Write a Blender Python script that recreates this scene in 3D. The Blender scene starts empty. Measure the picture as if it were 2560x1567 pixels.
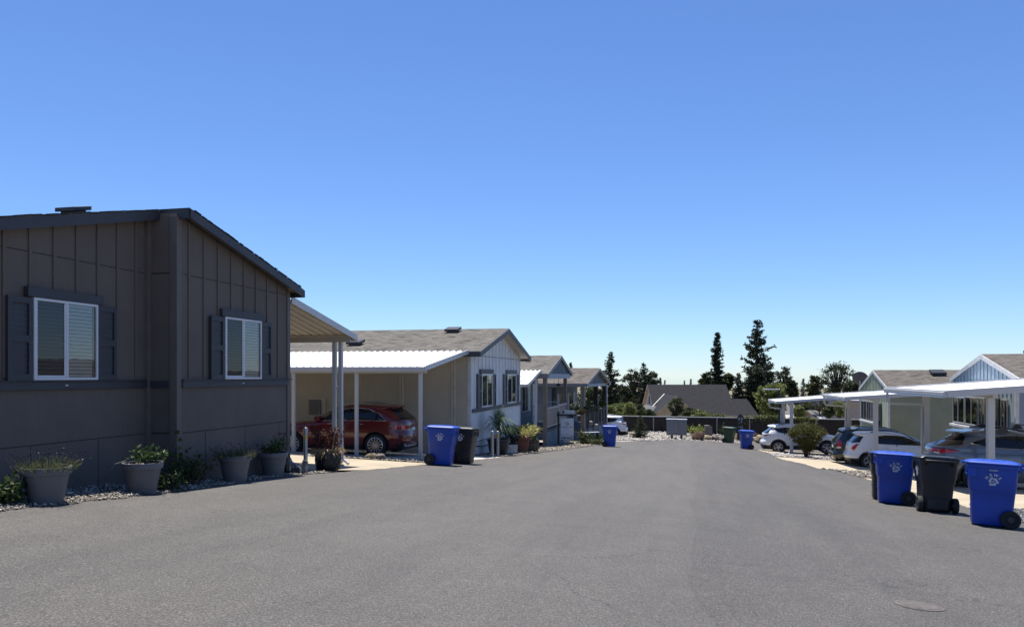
import bpy, math, random
import numpy as np
from mathutils import Vector, Matrix

random.seed(7)
RNG = np.random.default_rng(7)
S = bpy.context.scene
COL = S.collection
R = math.radians
F, HY, YAW = 1923.0, 940.0, 0.22593      # focal length / eye level in photo pixels, camera yaw from the street
CT, ST = math.cos(YAW), math.sin(YAW)

def at(px, py, d):
    """point at depth d (metres along the view axis) seen at photo pixel px,py"""
    xc = (px - 1280) / F * d
    return Vector((xc * CT - d * ST, xc * ST + d * CT, (HY - py) / F * d))

def lerp(a, b, t): return a + (b - a) * t

def pl(pts, x):
    """piecewise linear"""
    if x <= pts[0][0]: return pts[0][1]
    for (a, b), (c, d) in zip(pts, pts[1:]):
        if x <= c: return b + (d - b) * (x - a) / (c - a)
    return pts[-1][1]

def smooth(a, b, x):
    x = max(0.0, min(1.0, (x - a) / (b - a))); return x * x * (3 - 2 * x)

def ground(X, T):
    """height of the sloping ground (eye level = 0)"""
    if T < 62.5: c = -1.35 - .068 * T + .00018 * T * T
    else:
        u = T - 62.5
        c = -4.897 - .0455 * min(u, 250) - .045 * max(0, min(u - 250, 2500))
    kl = pl([(12, .041), (27, .025), (44, .015)], T)
    if X > 0:
        c -= .05 * min(X, 16) * (1 - .5 * smooth(60, 80, T))
        c += .2 * smooth(5.6, 8.2, X) * smooth(15, 20, T) * (1 - smooth(27, 33, T))
    else: c += kl * min(-X, 14)
    if T > 57 and T < 66: c += .42 * smooth(58.2, 61.8, T) * (1 - smooth(63, 66, T)) * smooth(14, 4, X) * smooth(-9, -3, X)
    return c

# ------------------------------------------------------------------ materials
MATS = {}
def nodes_of(name):
    m = bpy.data.materials.new(name); m.use_nodes = True
    nt = m.node_tree; b = nt.nodes['Principled BSDF']
    return m, nt, b
def ramp(nt, fac, stops):
    r = nt.nodes.new('ShaderNodeValToRGB'); nt.links.new(fac, r.inputs[0])
    while len(r.color_ramp.elements) < len(stops): r.color_ramp.elements.new(.5)
    for e, (p, c) in zip(r.color_ramp.elements, stops):
        e.position = p; e.color = (c[0], c[1], c[2], 1)
    return r.outputs[0]
def coords(nt, scale=(1, 1, 1), out='Object'):
    tc = nt.nodes.new('ShaderNodeTexCoord'); mp = nt.nodes.new('ShaderNodeMapping')
    nt.links.new(tc.outputs[out], mp.inputs[0]); mp.inputs['Scale'].default_value = scale
    return mp.outputs[0]
def noise(nt, vec, scale, detail=4, rough=.55):
    n = nt.nodes.new('ShaderNodeTexNoise'); nt.links.new(vec, n.inputs['Vector'])
    n.inputs['Scale'].default_value = scale; n.inputs['Detail'].default_value = detail; n.inputs['Roughness'].default_value = rough
    return n.outputs['Fac']
def bump(nt, b, h, strength, dist=.01):
    n = nt.nodes.new('ShaderNodeBump'); nt.links.new(h, n.inputs['Height'])
    n.inputs['Strength'].default_value = strength; n.inputs['Distance'].default_value = dist
    nt.links.new(n.outputs[0], b.inputs['Normal'])
def mixc(nt, fac, a, c, mode='MIX'):
    n = nt.nodes.new('ShaderNodeMix'); n.data_type = 'RGBA'; n.blend_type = mode
    for s, v in ((0, fac), (6, a), (7, c)):
        if isinstance(v, (int, float)): n.inputs[s].default_value = v
        elif isinstance(v, tuple): n.inputs[s].default_value = (v[0], v[1], v[2], 1)
        else: nt.links.new(v, n.inputs[s])
    return n.outputs[2]
def sc(c, k): return tuple(min(1, x * k) for x in c)

def mat(name, col, rough=.6, metal=0, var=.12, scale=3, stretch=(1, 1, 1), bmp=0, bscale=40, spec=.5, coat=0, rvar=0):
    """painted / plain surface with uneven colour, wear and a little relief"""
    if name in MATS: return MATS[name]
    m, nt, b = nodes_of(name)
    b.inputs['Roughness'].default_value = rough; b.inputs['Metallic'].default_value = metal
    b.inputs['Specular IOR Level'].default_value = spec
    if coat: b.inputs['Coat Weight'].default_value = coat; b.inputs['Coat Roughness'].default_value = .04
    v = coords(nt, stretch)
    n = noise(nt, v, scale)
    c = ramp(nt, n, [(.3, sc(col, 1 - var)), (.7, sc(col, 1 + var))])
    nt.links.new(c, b.inputs['Base Color'])
    if rvar:
        rr = nt.nodes.new('ShaderNodeMapRange'); nt.links.new(n, rr.inputs[0])
        rr.inputs[3].default_value = rough - rvar; rr.inputs[4].default_value = rough + rvar
        nt.links.new(rr.outputs[0], b.inputs['Roughness'])
    if bmp: bump(nt, b, noise(nt, v, bscale, 3), bmp, .004)
    MATS[name] = m; return m

def siding(name, col, groove=0.0):
    """wood grain panel siding, grain running up and down, a few streaks and faint dirt"""
    m, nt, b = nodes_of(name)
    b.inputs['Roughness'].default_value = .72; b.inputs['Specular IOR Level'].default_value = .25
    v = coords(nt, (1, 1, .06)); n = noise(nt, v, 26, 5, .6)
    v2 = coords(nt); n2 = noise(nt, v2, 1.1, 4)
    a = ramp(nt, n, [(.3, sc(col, .9)), (.7, sc(col, 1.08))])
    c = mixc(nt, .5, a, ramp(nt, n2, [(.3, sc(col, .78)), (.7, sc(col, 1.15))]))
    nt.links.new(c, b.inputs['Base Color'])
    if groove:
        w = nt.nodes.new('ShaderNodeTexWave'); nt.links.new(coords(nt), w.inputs[0]); w.inputs['Scale'].default_value = groove
        w.bands_direction = 'X'; w.wave_profile = 'SIN'
        r = nt.nodes.new('ShaderNodeMapRange'); nt.links.new(w.outputs['Fac'], r.inputs[0]); r.inputs[1].default_value = .9; r.inputs[2].default_value = 1
        nt.links.new(mixc(nt, r.outputs[0], c, sc(col, .72)), b.inputs['Base Color'])
        bump(nt, b, n, .25, .006)
    else: bump(nt, b, n, .35, .006)
    MATS[name] = m; return m

def shingles(name, c1, c2, c3):
    """asphalt shingles laid in courses (uses the roof's UV, in metres)"""
    m, nt, b = nodes_of(name)
    b.inputs['Roughness'].default_value = .9; b.inputs['Specular IOR Level'].default_value = .2
    uv = nt.nodes.new('ShaderNodeTexCoord').outputs['UV']
    br = nt.nodes.new('ShaderNodeTexBrick'); nt.links.new(uv, br.inputs[0])
    br.inputs['Scale'].default_value = 1; br.inputs['Brick Width'].default_value = .3; br.inputs['Row Height'].default_value = .145
    br.inputs['Mortar Size'].default_value = 0; br.inputs['Bias'].default_value = 0; br.offset = .37; br.squash = .7; br.squash_frequency = 3
    br.inputs['Color1'].default_value = (0, 0, 0, 1); br.inputs['Color2'].default_value = (1, 1, 1, 1); br.inputs['Mortar'].default_value = (.5, .5, .5, 1)
    n = noise(nt, uv, .9, 3); n2 = noise(nt, uv, 60, 2)
    base = ramp(nt, br.outputs['Color'], [(0, c1), (.35, c2), (.65, c3), (1, sc(c2, 1.15))])
    base = mixc(nt, .22, base, ramp(nt, n, [(.3, sc(c1, .9)), (.7, sc(c3, 1.1))]))
    base = mixc(nt, .35, base, ramp(nt, n2, [(.3, (.25, .25, .25)), (.7, (1, 1, 1))]), 'MULTIPLY')
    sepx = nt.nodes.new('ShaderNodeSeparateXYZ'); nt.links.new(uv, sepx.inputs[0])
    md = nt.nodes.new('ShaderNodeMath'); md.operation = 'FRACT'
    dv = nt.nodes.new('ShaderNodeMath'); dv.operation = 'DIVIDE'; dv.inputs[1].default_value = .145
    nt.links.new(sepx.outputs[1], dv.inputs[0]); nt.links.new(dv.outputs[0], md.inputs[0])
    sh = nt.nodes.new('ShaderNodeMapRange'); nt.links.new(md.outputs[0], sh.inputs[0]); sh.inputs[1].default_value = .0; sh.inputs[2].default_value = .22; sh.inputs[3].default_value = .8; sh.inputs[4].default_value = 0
    base = mixc(nt, sh.outputs[0], base, sc(c1, .3)); nt.links.new(base, b.inputs['Base Color'])  # shadow line of each course painted into the colour
    ad = nt.nodes.new('ShaderNodeMath'); ad.operation = 'ADD'; nt.links.new(md.outputs[0], ad.inputs[0]); nt.links.new(n2, ad.inputs[1])
    bump(nt, b, ad.outputs[0], .5, .012)
    MATS[name] = m; return m

def leafmat(name, c1, c2, trans=.35, rough=.55):
    m, nt, b = nodes_of(name)
    g = nt.nodes.new('ShaderNodeNewGeometry')
    c = ramp(nt, g.outputs['Random Per Island'], [(0, c1), (1, c2)])
    nt.links.new(c, b.inputs['Base Color']); b.inputs['Roughness'].default_value = rough; b.inputs['Specular IOR Level'].default_value = .3
    tr = nt.nodes.new('ShaderNodeBsdfTranslucent'); nt.links.new(c, tr.inputs[0])
    mx = nt.nodes.new('ShaderNodeMixShader'); mx.inputs[0].default_value = trans
    nt.links.new(b.outputs[0], mx.inputs[1]); nt.links.new(tr.outputs[0], mx.inputs[2])
    nt.links.new(mx.outputs[0], nt.nodes['Material Output'].inputs[0])
    MATS[name] = m; return m

def stonemat(name, stops, rough=.85):
    m, nt, b = nodes_of(name)
    g = nt.nodes.new('ShaderNodeNewGeometry')
    c = ramp(nt, g.outputs['Random Per Island'], stops)
    n = noise(nt, coords(nt), 30, 4)
    c = mixc(nt, .5, c, ramp(nt, n, [(.3, (.45, .45, .45)), (.7, (1, 1, 1))]), 'MULTIPLY')
    nt.links.new(c, b.inputs['Base Color']); b.inputs['Roughness'].default_value = rough
    MATS[name] = m; return m

def gravelmat(name, stops, scale):
    m, nt, b = nodes_of(name)
    v = coords(nt)
    vo = nt.nodes.new('ShaderNodeTexVoronoi'); nt.links.new(v, vo.inputs['Vector']); vo.inputs['Scale'].default_value = scale
    sp = nt.nodes.new('ShaderNodeSeparateXYZ'); nt.links.new(vo.outputs['Color'], sp.inputs[0])
    c = ramp(nt, sp.outputs[0], stops)
    c = mixc(nt, 1.0, c, ramp(nt, vo.outputs['Distance'], [(.25, (1, 1, 1)), (.75, (.28, .26, .24))]), 'MULTIPLY')
    n = noise(nt, v, .7, 4)
    c = mixc(nt, .6, c, ramp(nt, n, [(.35, (.62, .6, .58)), (.65, (1, 1, 1))]), 'MULTIPLY')
    nt.links.new(c, b.inputs['Base Color']); b.inputs['Roughness'].default_value = .9
    inv = nt.nodes.new('ShaderNodeMath'); inv.operation = 'SUBTRACT'; inv.inputs[0].default_value = 1; nt.links.new(vo.outputs['Distance'], inv.inputs[1])
    bump(nt, b, inv.outputs[0], .9, .02)
    MATS[name] = m; return m

def asphaltmat():
    m, nt, b = nodes_of('asphalt')
    v = coords(nt)
    fine = noise(nt, v, 62, 5, .85); mid = noise(nt, v, 17, 4, .75); big = noise(nt, coords(nt, (1, .35, 1)), .35, 6, .6)
    big2 = noise(nt, v, 1.6, 5, .65)
    c = ramp(nt, fine, [(.33, (.026, .024, .022)), (.5, (.096, .09, .083)), (.64, (.265, .246, .222))])
    c = mixc(nt, .55, c, ramp(nt, mid, [(.3, (.6, .6, .6)), (.7, (1.0, 1.0, 1.0))]), 'MULTIPLY')
    c = mixc(nt, .8, c, ramp(nt, big, [(.36, (.80, .80, .81)), (.5, (.93, .925, .915)), (.62, (1, .98, .95))]), 'MULTIPLY')
    c = mixc(nt, .4, c, ramp(nt, big2, [(.35, (.72, .72, .72)), (.6, (1, 1, 1))]), 'MULTIPLY')
    streak = noise(nt, coords(nt, (1.3, .09, 1)), 1.2, 5, .6)
    c = mixc(nt, .45, c, ramp(nt, streak, [(.36, (.74, .74, .75)), (.5, (1, 1, 1)), (.66, (.86, .86, .86))]), 'MULTIPLY')
    vo = nt.nodes.new('ShaderNodeTexVoronoi'); nt.links.new(v, vo.inputs['Vector']); vo.inputs['Scale'].default_value = 95
    sp = nt.nodes.new('ShaderNodeSeparateXYZ'); nt.links.new(vo.outputs['Color'], sp.inputs[0])
    chip = nt.nodes.new('ShaderNodeMath'); chip.operation = 'GREATER_THAN'; nt.links.new(sp.outputs[0], chip.inputs[0]); chip.inputs[1].default_value = .985
    near = nt.nodes.new('ShaderNodeMath'); near.operation = 'LESS_THAN'; nt.links.new(vo.outputs['Distance'], near.inputs[0]); near.inputs[1].default_value = .3
    ml = nt.nodes.new('ShaderNodeMath'); ml.operation = 'MULTIPLY'; nt.links.new(chip.outputs[0], ml.inputs[0]); nt.links.new(near.outputs[0], ml.inputs[1])
    c = mixc(nt, ml.outputs[0], c, (.42, .4, .37))  # pale chips, their sparkle put into the colour
    # paving seam down the middle, faint wheel tracks, oil drips
    sx = nt.nodes.new('ShaderNodeSeparateXYZ'); nt.links.new(v, sx.inputs[0])
    wob = nt.nodes.new('ShaderNodeTexNoise'); wob.inputs['Scale'].default_value = .25; wob.inputs['Detail'].default_value = 6; nt.links.new(v, wob.inputs['Vector'])
    wm = nt.nodes.new('ShaderNodeMath'); wm.operation = 'MULTIPLY_ADD'; nt.links.new(wob.outputs['Fac'], wm.inputs[0]); wm.inputs[1].default_value = .9; nt.links.new(sx.outputs[0], wm.inputs[2])
    for x0, hw, amt in ((.55, .035, .2), (-2.2, .28, .13), (-3.7, .28, .13), (2.4, .28, .12), (3.9, .28, .12)):
        d = nt.nodes.new('ShaderNodeMath'); d.operation = 'SUBTRACT'; nt.links.new(wm.outputs[0], d.inputs[0]); d.inputs[1].default_value = x0
        ab = nt.nodes.new('ShaderNodeMath'); ab.operation = 'ABSOLUTE'; nt.links.new(d.outputs[0], ab.inputs[0])
        mr = nt.nodes.new('ShaderNodeMapRange'); nt.links.new(ab.outputs[0], mr.inputs[0]); mr.inputs[1].default_value = hw * .3; mr.inputs[2].default_value = hw; mr.inputs[3].default_value = amt; mr.inputs[4].default_value = 0
        mm = nt.nodes.new('ShaderNodeMath'); mm.operation = 'MULTIPLY'; nt.links.new(mr.outputs[0], mm.inputs[0]); nt.links.new(mid, mm.inputs[1])
        c = mixc(nt, mm.outputs[0], c, (.02, .019, .018))
    st = nt.nodes.new('ShaderNodeMath'); st.operation = 'GREATER_THAN'; nt.links.new(wm.outputs[0], st.inputs[0]); st.inputs[1].default_value = .55
    c = mixc(nt, st.outputs[0], mixc(nt, .07, c, (.2, .19, .17)), c)
    od = nt.nodes.new('ShaderNodeTexVoronoi'); nt.links.new(v, od.inputs['Vector']); od.inputs['Scale'].default_value = .9
    oc = nt.nodes.new('ShaderNodeSeparateXYZ'); nt.links.new(od.outputs['Color'], oc.inputs[0])
    orad = nt.nodes.new('ShaderNodeMapRange'); nt.links.new(oc.outputs[0], orad.inputs[0]); orad.inputs[1].default_value = .8; orad.inputs[2].default_value = 1; orad.inputs[3].default_value = 0; orad.inputs[4].default_value = .1
    ol = nt.nodes.new('ShaderNodeMath'); ol.operation = 'LESS_THAN'; nt.links.new(od.outputs['Distance'], ol.inputs[0]); nt.links.new(orad.outputs[0], ol.inputs[1])
    om = nt.nodes.new('ShaderNodeMath'); om.operation = 'MULTIPLY'; nt.links.new(ol.outputs[0], om.inputs[0]); nt.links.new(mid, om.inputs[1])
    c = mixc(nt, om.outputs[0], c, (.035, .032, .03))
    # worn hairline cracks
    dv = coords(nt); w = nt.nodes.new('ShaderNodeTexVoronoi'); w.feature = 'DISTANCE_TO_EDGE'; w.inputs['Scale'].default_value = .16
    dn = nt.nodes.new('ShaderNodeTexNoise'); dn.inputs['Scale'].default_value = 1.3; dn.inputs['Detail'].default_value = 5
    nt.links.new(dv, dn.inputs['Vector'])
    vm = nt.nodes.new('ShaderNodeVectorMath'); vm.operation = 'ADD'; nt.links.new(dv, vm.inputs[0]); nt.links.new(dn.outputs['Color'], vm.inputs[1])
    nt.links.new(vm.outputs[0], w.inputs['Vector'])
    cr = nt.nodes.new('ShaderNodeMath'); cr.operation = 'LESS_THAN'; nt.links.new(w.outputs['Distance'], cr.inputs[0]); cr.inputs[1].default_value = .0016
    gate = nt.nodes.new('ShaderNodeMath'); gate.operation = 'GREATER_THAN'; nt.links.new(mid, gate.inputs[0]); gate.inputs[1].default_value = .5
    cm = nt.nodes.new('ShaderNodeMath'); cm.operation = 'MULTIPLY'; nt.links.new(cr.outputs[0], cm.inputs[0]); nt.links.new(gate.outputs[0], cm.inputs[1])
    c = mixc(nt, cm.outputs[0], c, (.05, .048, .045))
    nt.links.new(c, b.inputs['Base Color'])
    b.inputs['Roughness'].default_value = .82; b.inputs['Specular IOR Level'].default_value = .35
    bump(nt, b, fine, .8, .009)
    MATS['asphalt'] = m; return m

def glassmat(name, tint=(.9, .95, .95), refl=1.0):
    """window pane: see-through with sky reflections"""
    m, nt, b = nodes_of(name)
    out = nt.nodes['Material Output']
    tr = nt.nodes.new('ShaderNodeBsdfTransparent'); tr.inputs[0].default_value = (*tint, 1)
    gl = nt.nodes.new('ShaderNodeBsdfGlossy'); gl.inputs['Roughness'].default_value = .015
    fr = nt.nodes.new('ShaderNodeFresnel'); fr.inputs[0].default_value = 2.1
    bump_n = nt.nodes.new('ShaderNodeBump'); bump_n.inputs['Strength'].default_value = .02; bump_n.inputs['Distance'].default_value = .05
    nt.links.new(noise(nt, coords(nt), 2.2, 2), bump_n.inputs['Height']); nt.links.new(bump_n.outputs[0], gl.inputs['Normal'])
    mu = nt.nodes.new('ShaderNodeMath'); mu.operation = 'MULTIPLY'; mu.inputs[1].default_value = refl; nt.links.new(fr.outputs[0], mu.inputs[0])
    mx = nt.nodes.new('ShaderNodeMixShader'); nt.links.new(mu.outputs[0], mx.inputs[0]); nt.links.new(tr.outputs[0], mx.inputs[1]); nt.links.new(gl.outputs[0], mx.inputs[2])
    nt.links.new(mx.outputs[0], out.inputs[0]); nt.nodes.remove(b)
    MATS[name] = m; return m

def paint(name, col, metal=0, rough=.3):
    m, nt, b = nodes_of(name)
    n = noise(nt, coords(nt), 1.5, 5); d = noise(nt, coords(nt), 40, 3)
    c = ramp(nt, n, [(.3, sc(col, .92)), (.7, col)])
    nt.links.new(c, b.inputs['Base Color']); b.inputs['Metallic'].default_value = metal
    rr = nt.nodes.new('ShaderNodeMapRange'); nt.links.new(d, rr.inputs[0]); rr.inputs[3].default_value = rough - .05; rr.inputs[4].default_value = rough + .12
    nt.links.new(rr.outputs[0], b.inputs['Roughness'])
    b.inputs['Coat Weight'].default_value = .8; b.inputs['Coat Roughness'].default_value = .06
    MATS[name] = m; return m

# ------------------------------------------------------------------ objects
def tag(o, label=None, cat=None, group=None, kind=None):
    if label: o['label'] = label
    if cat: o['category'] = cat
    if group: o['group'] = group
    if kind: o['kind'] = kind
    return o
def thing(name, label, cat, loc=(0, 0, 0), rotz=0, group=None):
    o = bpy.data.objects.new(name, None); COL.objects.link(o)
    o.location = loc; o.rotation_euler = (0, 0, rotz); o.empty_display_size = .2
    return tag(o, label, cat, group)
def copy_tree(o, parent=None):
    c = o.copy(); COL.objects.link(c)
    if parent: c.parent = parent
    for ch in list(o.children): copy_tree(ch, c)
    return c
def np_mesh(name, V, Fc):
    """V (n,3) array, Fc (m,k) array of indices"""
    me = bpy.data.meshes.new(name); V = np.asarray(V, np.float32); Fc = np.asarray(Fc, np.int32)
    me.vertices.add(len(V)); me.vertices.foreach_set('co', V.ravel())
    k = Fc.shape[1]; me.loops.add(Fc.size); me.loops.foreach_set('vertex_index', Fc.ravel())
    me.polygons.add(len(Fc)); me.polygons.foreach_set('loop_start', np.arange(0, Fc.size, k, dtype=np.int32))
    me.polygons.foreach_set('loop_total', np.full(len(Fc), k, np.int32)); me.update(calc_edges=True)
    return me
def link(name, me, mats, parent=None):
    o = bpy.data.objects.new(name, me); COL.objects.link(o)
    for m in (mats if isinstance(mats, (list, tuple)) else [mats]): me.materials.append(m)
    if parent: o.parent = parent
    return o

class MB:
    def __init__(s): s.v = []; s.f = []; s.m = []; s.uv = {}
    def add(s, vs, fs, mi=0, uvs=None):
        o = len(s.v); s.v += [tuple(v) for v in vs]
        for k, f in enumerate(fs):
            if uvs: s.uv[len(s.f)] = uvs[k]
            s.f.append(tuple(i + o for i in f)); s.m.append(mi)
        return s
    def box(s, x0, x1, y0, y1, z0, z1, mi=0):
        v = [(x0, y0, z0), (x1, y0, z0), (x1, y1, z0), (x0, y1, z0), (x0, y0, z1), (x1, y0, z1), (x1, y1, z1), (x0, y1, z1)]
        return s.add(v, [(0, 3, 2, 1), (4, 5, 6, 7), (0, 1, 5, 4), (1, 2, 6, 5), (2, 3, 7, 6), (3, 0, 4, 7)], mi)
    def beam(s, p, q, w, h, mi=0, up=(0, 0, 1)):
        p, q, up = Vector(p), Vector(q), Vector(up); d = (q - p).normalized()
        a = d.cross(up)
        if a.length < 1e-4: a = d.cross(Vector((1, 0, 0)))
        a.normalize(); c = a.cross(d)
        vs = [e + a * (i * w / 2) + c * (j * h / 2) for e in (p, q) for i, j in ((-1, -1), (1, -1), (1, 1), (-1, 1))]
        return s.add(vs, [(0, 1, 2, 3), (7, 6, 5, 4), (0, 4, 5, 1), (1, 5, 6, 2), (2, 6, 7, 3), (3, 7, 4, 0)], mi)
    def tube(s, path, r, n=8, mi=0, cap=True):
        path = [Vector(p) for p in path]; L = len(path); rs = r if isinstance(r, (list, tuple)) else [r] * L
        vs = []; prev = None
        for i, p in enumerate(path):
            d = (path[min(i + 1, L - 1)] - path[max(i - 1, 0)]).normalized()
            a = prev if prev is not None else (Vector((0, 0, 1)) if abs(d.z) < .9 else Vector((1, 0, 0)))
            a = (a - d * a.dot(d)).normalized(); prev = a; b = d.cross(a)
            vs += [p + (a * math.cos(2 * math.pi * k / n) + b * math.sin(2 * math.pi * k / n)) * rs[i] for k in range(n)]
        fs = [(i * n + k, i * n + (k + 1) % n, (i + 1) * n + (k + 1) % n, (i + 1) * n + k) for i in range(L - 1) for k in range(n)]
        if cap: fs += [tuple(range(n - 1, -1, -1)), tuple((L - 1) * n + k for k in range(n))]
        return s.add(vs, fs, mi)
    def lathe(s, prof, n=24, c=(0, 0, 0), axis='z', mi=0, cap0=True, cap1=True):
        vs = []
        for r, z in prof:
            for k in range(n):
                a = 2 * math.pi * k / n; x, y = r * math.cos(a), r * math.sin(a)
                p = (x, y, z) if axis == 'z' else (x, z, y) if axis == 'y' else (z, x, y)
                vs.append((p[0] + c[0], p[1] + c[1], p[2] + c[2]))
        L = len(prof)
        fs = [(i * n + k, i * n + (k + 1) % n, (i + 1) * n + (k + 1) % n, (i + 1) * n + k) for i in range(L - 1) for k in range(n)]
        if cap0: fs.append(tuple(range(n - 1, -1, -1)))
        if cap1: fs.append(tuple((L - 1) * n + k for k in range(n)))
        if axis == 'y': fs = [f[::-1] for f in fs]
        return s.add(vs, fs, mi)
    def prism(s, poly, axis, a, b, mi=0):
        """extrude a 2D outline (counter-clockwise) along axis from a to b; poly in the two other axes"""
        n = len(poly)
        def P(u, w, t): return (t, u, w) if axis == 'x' else (u, t, w) if axis == 'y' else (u, w, t)
        vs = [P(u, w, a) for u, w in poly] + [P(u, w, b) for u, w in poly]
        fs = [(i, (i + 1) % n, n + (i + 1) % n, n + i) for i in range(n)] + [tuple(range(n - 1, -1, -1)), tuple(range(n, 2 * n))]
        return s.add(vs, fs, mi)
    def rings(s, rings, mi=0, cap=True):
        n = len(rings[0]); vs = [p for r in rings for p in r]; L = len(rings)
        fs = [(i * n + k, i * n + (k + 1) % n, (i + 1) * n + (k + 1) % n, (i + 1) * n + k) for i in range(L - 1) for k in range(n)]
        if cap: fs += [tuple(range(n - 1, -1, -1)), tuple((L - 1) * n + k for k in range(n))]
        return s.add(vs, fs, mi)
    def build_each(s, name, mats, parent=None, **kw):
        """every loose piece becomes an object of its own"""
        par = list(range(len(s.v)))
        def find(i):
            while par[i] != i: par[i] = par[par[i]]; i = par[i]
            return i
        for f in s.f:
            for i in f[1:]: par[find(i)] = find(f[0])
        groups = {}
        for k, f in enumerate(s.f): groups.setdefault(find(f[0]), []).append(k)
        out = []
        for ks in groups.values():
            used = sorted({i for k in ks for i in s.f[k]}); mp = {o: j for j, o in enumerate(used)}; q = MB()
            q.v = [s.v[i] for i in used]; q.f = [tuple(mp[i] for i in s.f[k]) for k in ks]; q.m = [s.m[k] for k in ks]
            out.append(q.build(name, mats, parent, **kw))
        return out
    def build(s, name, mats, parent=None, shade=False, bevel=0, fix=True):
        me = bpy.data.meshes.new(name); me.from_pydata(s.v, [], s.f)
        for p, mi in zip(me.polygons, s.m): p.material_index = mi
        if s.uv:
            ul = me.uv_layers.new(name='UVMap')
            for pi, us in s.uv.items():
                for li, u in zip(me.polygons[pi].loop_indices, us): ul.data[li].uv = u
        if fix:
            import bmesh
            bm = bmesh.new(); bm.from_mesh(me); bmesh.ops.recalc_face_normals(bm, faces=bm.faces); bm.to_mesh(me); bm.free()
        me.update()
        o = link(name, me, mats, parent)
        if bevel:
            md = o.modifiers.new('bevel', 'BEVEL'); md.width = bevel; md.segments = 2; md.limit_method = 'ANGLE'; md.angle_limit = R(40)
        if shade:
            for p in me.polygons: p.use_smooth = True
            try: me.set_sharp_from_angle(angle=R(shade if shade > 1 else 35))
            except Exception: pass
        return o

# ------------------------------------------------------------------ foliage / stones in numpy
def rand_rot(n):
    q = RNG.normal(size=(n, 4)); q /= np.linalg.norm(q, axis=1, keepdims=True)
    w, x, y, z = q.T
    return np.stack([np.stack([1 - 2 * (y * y + z * z), 2 * (x * y - z * w), 2 * (x * z + y * w)], -1),
                     np.stack([2 * (x * y + z * w), 1 - 2 * (x * x + z * z), 2 * (y * z - x * w)], -1),
                     np.stack([2 * (x * z - y * w), 2 * (y * z + x * w), 1 - 2 * (x * x + y * y)], -1)], 1)
LEAF = np.array([(-.5, 0, 0), (0, -.28, .06), (.5, 0, 0), (0, .28, .06)])
def leaves(C, size, aspect=1.0):
    """one small leaf-shaped face at every centre in C"""
    C = np.asarray(C); n = len(C); sz = size * RNG.uniform(.6, 1.3, (n, 1, 1))
    base = LEAF * np.array([1, aspect, 1])
    V = np.einsum('nij,kj->nki', rand_rot(n), base) * sz + C[:, None, :]
    return V.reshape(-1, 3), np.arange(n * 4).reshape(n, 4)
def sprays(P, D, length, width):
    """pointed flat sprays that start at P and run along D"""
    P = np.asarray(P, float); D = np.asarray(D, float); n = len(P)
    D = D / np.maximum(np.linalg.norm(D, axis=1, keepdims=True), 1e-6)
    A = RNG.normal(size=(n, 3)); A -= (A * D).sum(1, keepdims=True) * D; A /= np.linalg.norm(A, axis=1, keepdims=True)
    L = length * RNG.uniform(.6, 1.3, (n, 1)) if np.isscalar(length) else np.asarray(length).reshape(n, 1)
    W = width * RNG.uniform(.7, 1.3, (n, 1))
    V = np.stack([P, P + D * L * .45 + A * W, P + D * L, P + D * L * .45 - A * W], 1)
    return V.reshape(-1, 3), np.arange(n * 4).reshape(n, 4)
def merge(parts):
    Vs, Fs, o = [], [], 0
    for V, Fc in parts:
        Vs.append(V); Fs.append(Fc + o); o += len(V)
    return np.concatenate(Vs), np.concatenate(Fs)
OCT = np.array([(1, 0, 0), (-1, 0, 0), (0, 1, 0), (0, -1, 0), (0, 0, .62), (0, 0, -.62), (.62, .62, .35), (-.62, -.62, -.3)])
OCTF = np.array([(0, 2, 4), (2, 1, 4), (1, 3, 4), (3, 0, 4), (2, 0, 5), (1, 2, 5), (3, 1, 5), (0, 3, 5)])
def pebbles(name, m, pts, size):
    """loose stones lying at pts"""
    P = np.array(pts, float); n = len(P)
    sz = size * RNG.lognormal(0, .35, (n, 1, 1))
    o6 = OCT[:6]
    jit = o6[None] * RNG.uniform(.7, 1.25, (n, 6, 1))
    V = np.einsum('nij,nkj->nki', rand_rot(n), jit) * np.array([1, 1, .72]) * sz * .5 + P[:, None, :]
    V[:, :, 2] += sz[:, :, 0] * .18
    Fc = (np.arange(n)[:, None, None] * 6 + OCTF[None]).reshape(-1, 3)
    o = link(name, np_mesh(name, V.reshape(-1, 3), Fc), m); return o
# ------------------------------------------------------------------ palette
asphaltmat()
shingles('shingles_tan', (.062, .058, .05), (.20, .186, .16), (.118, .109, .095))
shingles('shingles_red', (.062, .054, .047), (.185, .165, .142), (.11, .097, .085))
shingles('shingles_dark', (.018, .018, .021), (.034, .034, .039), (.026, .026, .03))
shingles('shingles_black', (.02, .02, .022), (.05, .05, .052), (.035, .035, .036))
shingles('shingles_gray', (.14, .135, .13), (.2, .195, .19), (.17, .165, .16))
siding('siding_taupe', (.135, .112, .096), 0)
siding('siding_white', (.64, .64, .645)); siding('siding_cream', (.47, .42, .335), 8.0)
siding('siding_blue', (.16, .20, .235)); siding('siding_gray_blue', (.16, .185, .21)); siding('siding_green', (.40, .44, .30)); siding('siding_green_groove', (.24, .255, .19), 9.0)
siding('siding_sky', (.31, .40, .47)); siding('siding_stucco', (.5, .39, .26)); siding('siding_pale', (.55, .47, .43)); siding('siding_bluegray', (.25, .29, .36), 8.0)
TRIM_DK = mat('trim_charcoal', (.034, .034, .042), .55, bmp=.15, bscale=60)
TRIM_GR = mat('trim_slate', (.05, .051, .06), .55, bmp=.15)
TRIM_WH = mat('trim_white', (.52, .52, .52), .5)
TRIM_BR = mat('trim_brown', (.20, .165, .14), .6)
TRIM_BG = mat('trim_beige', (.42, .37, .33), .6)
TRIM_BK = mat('trim_black', (.02, .019, .02), .55)
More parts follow.
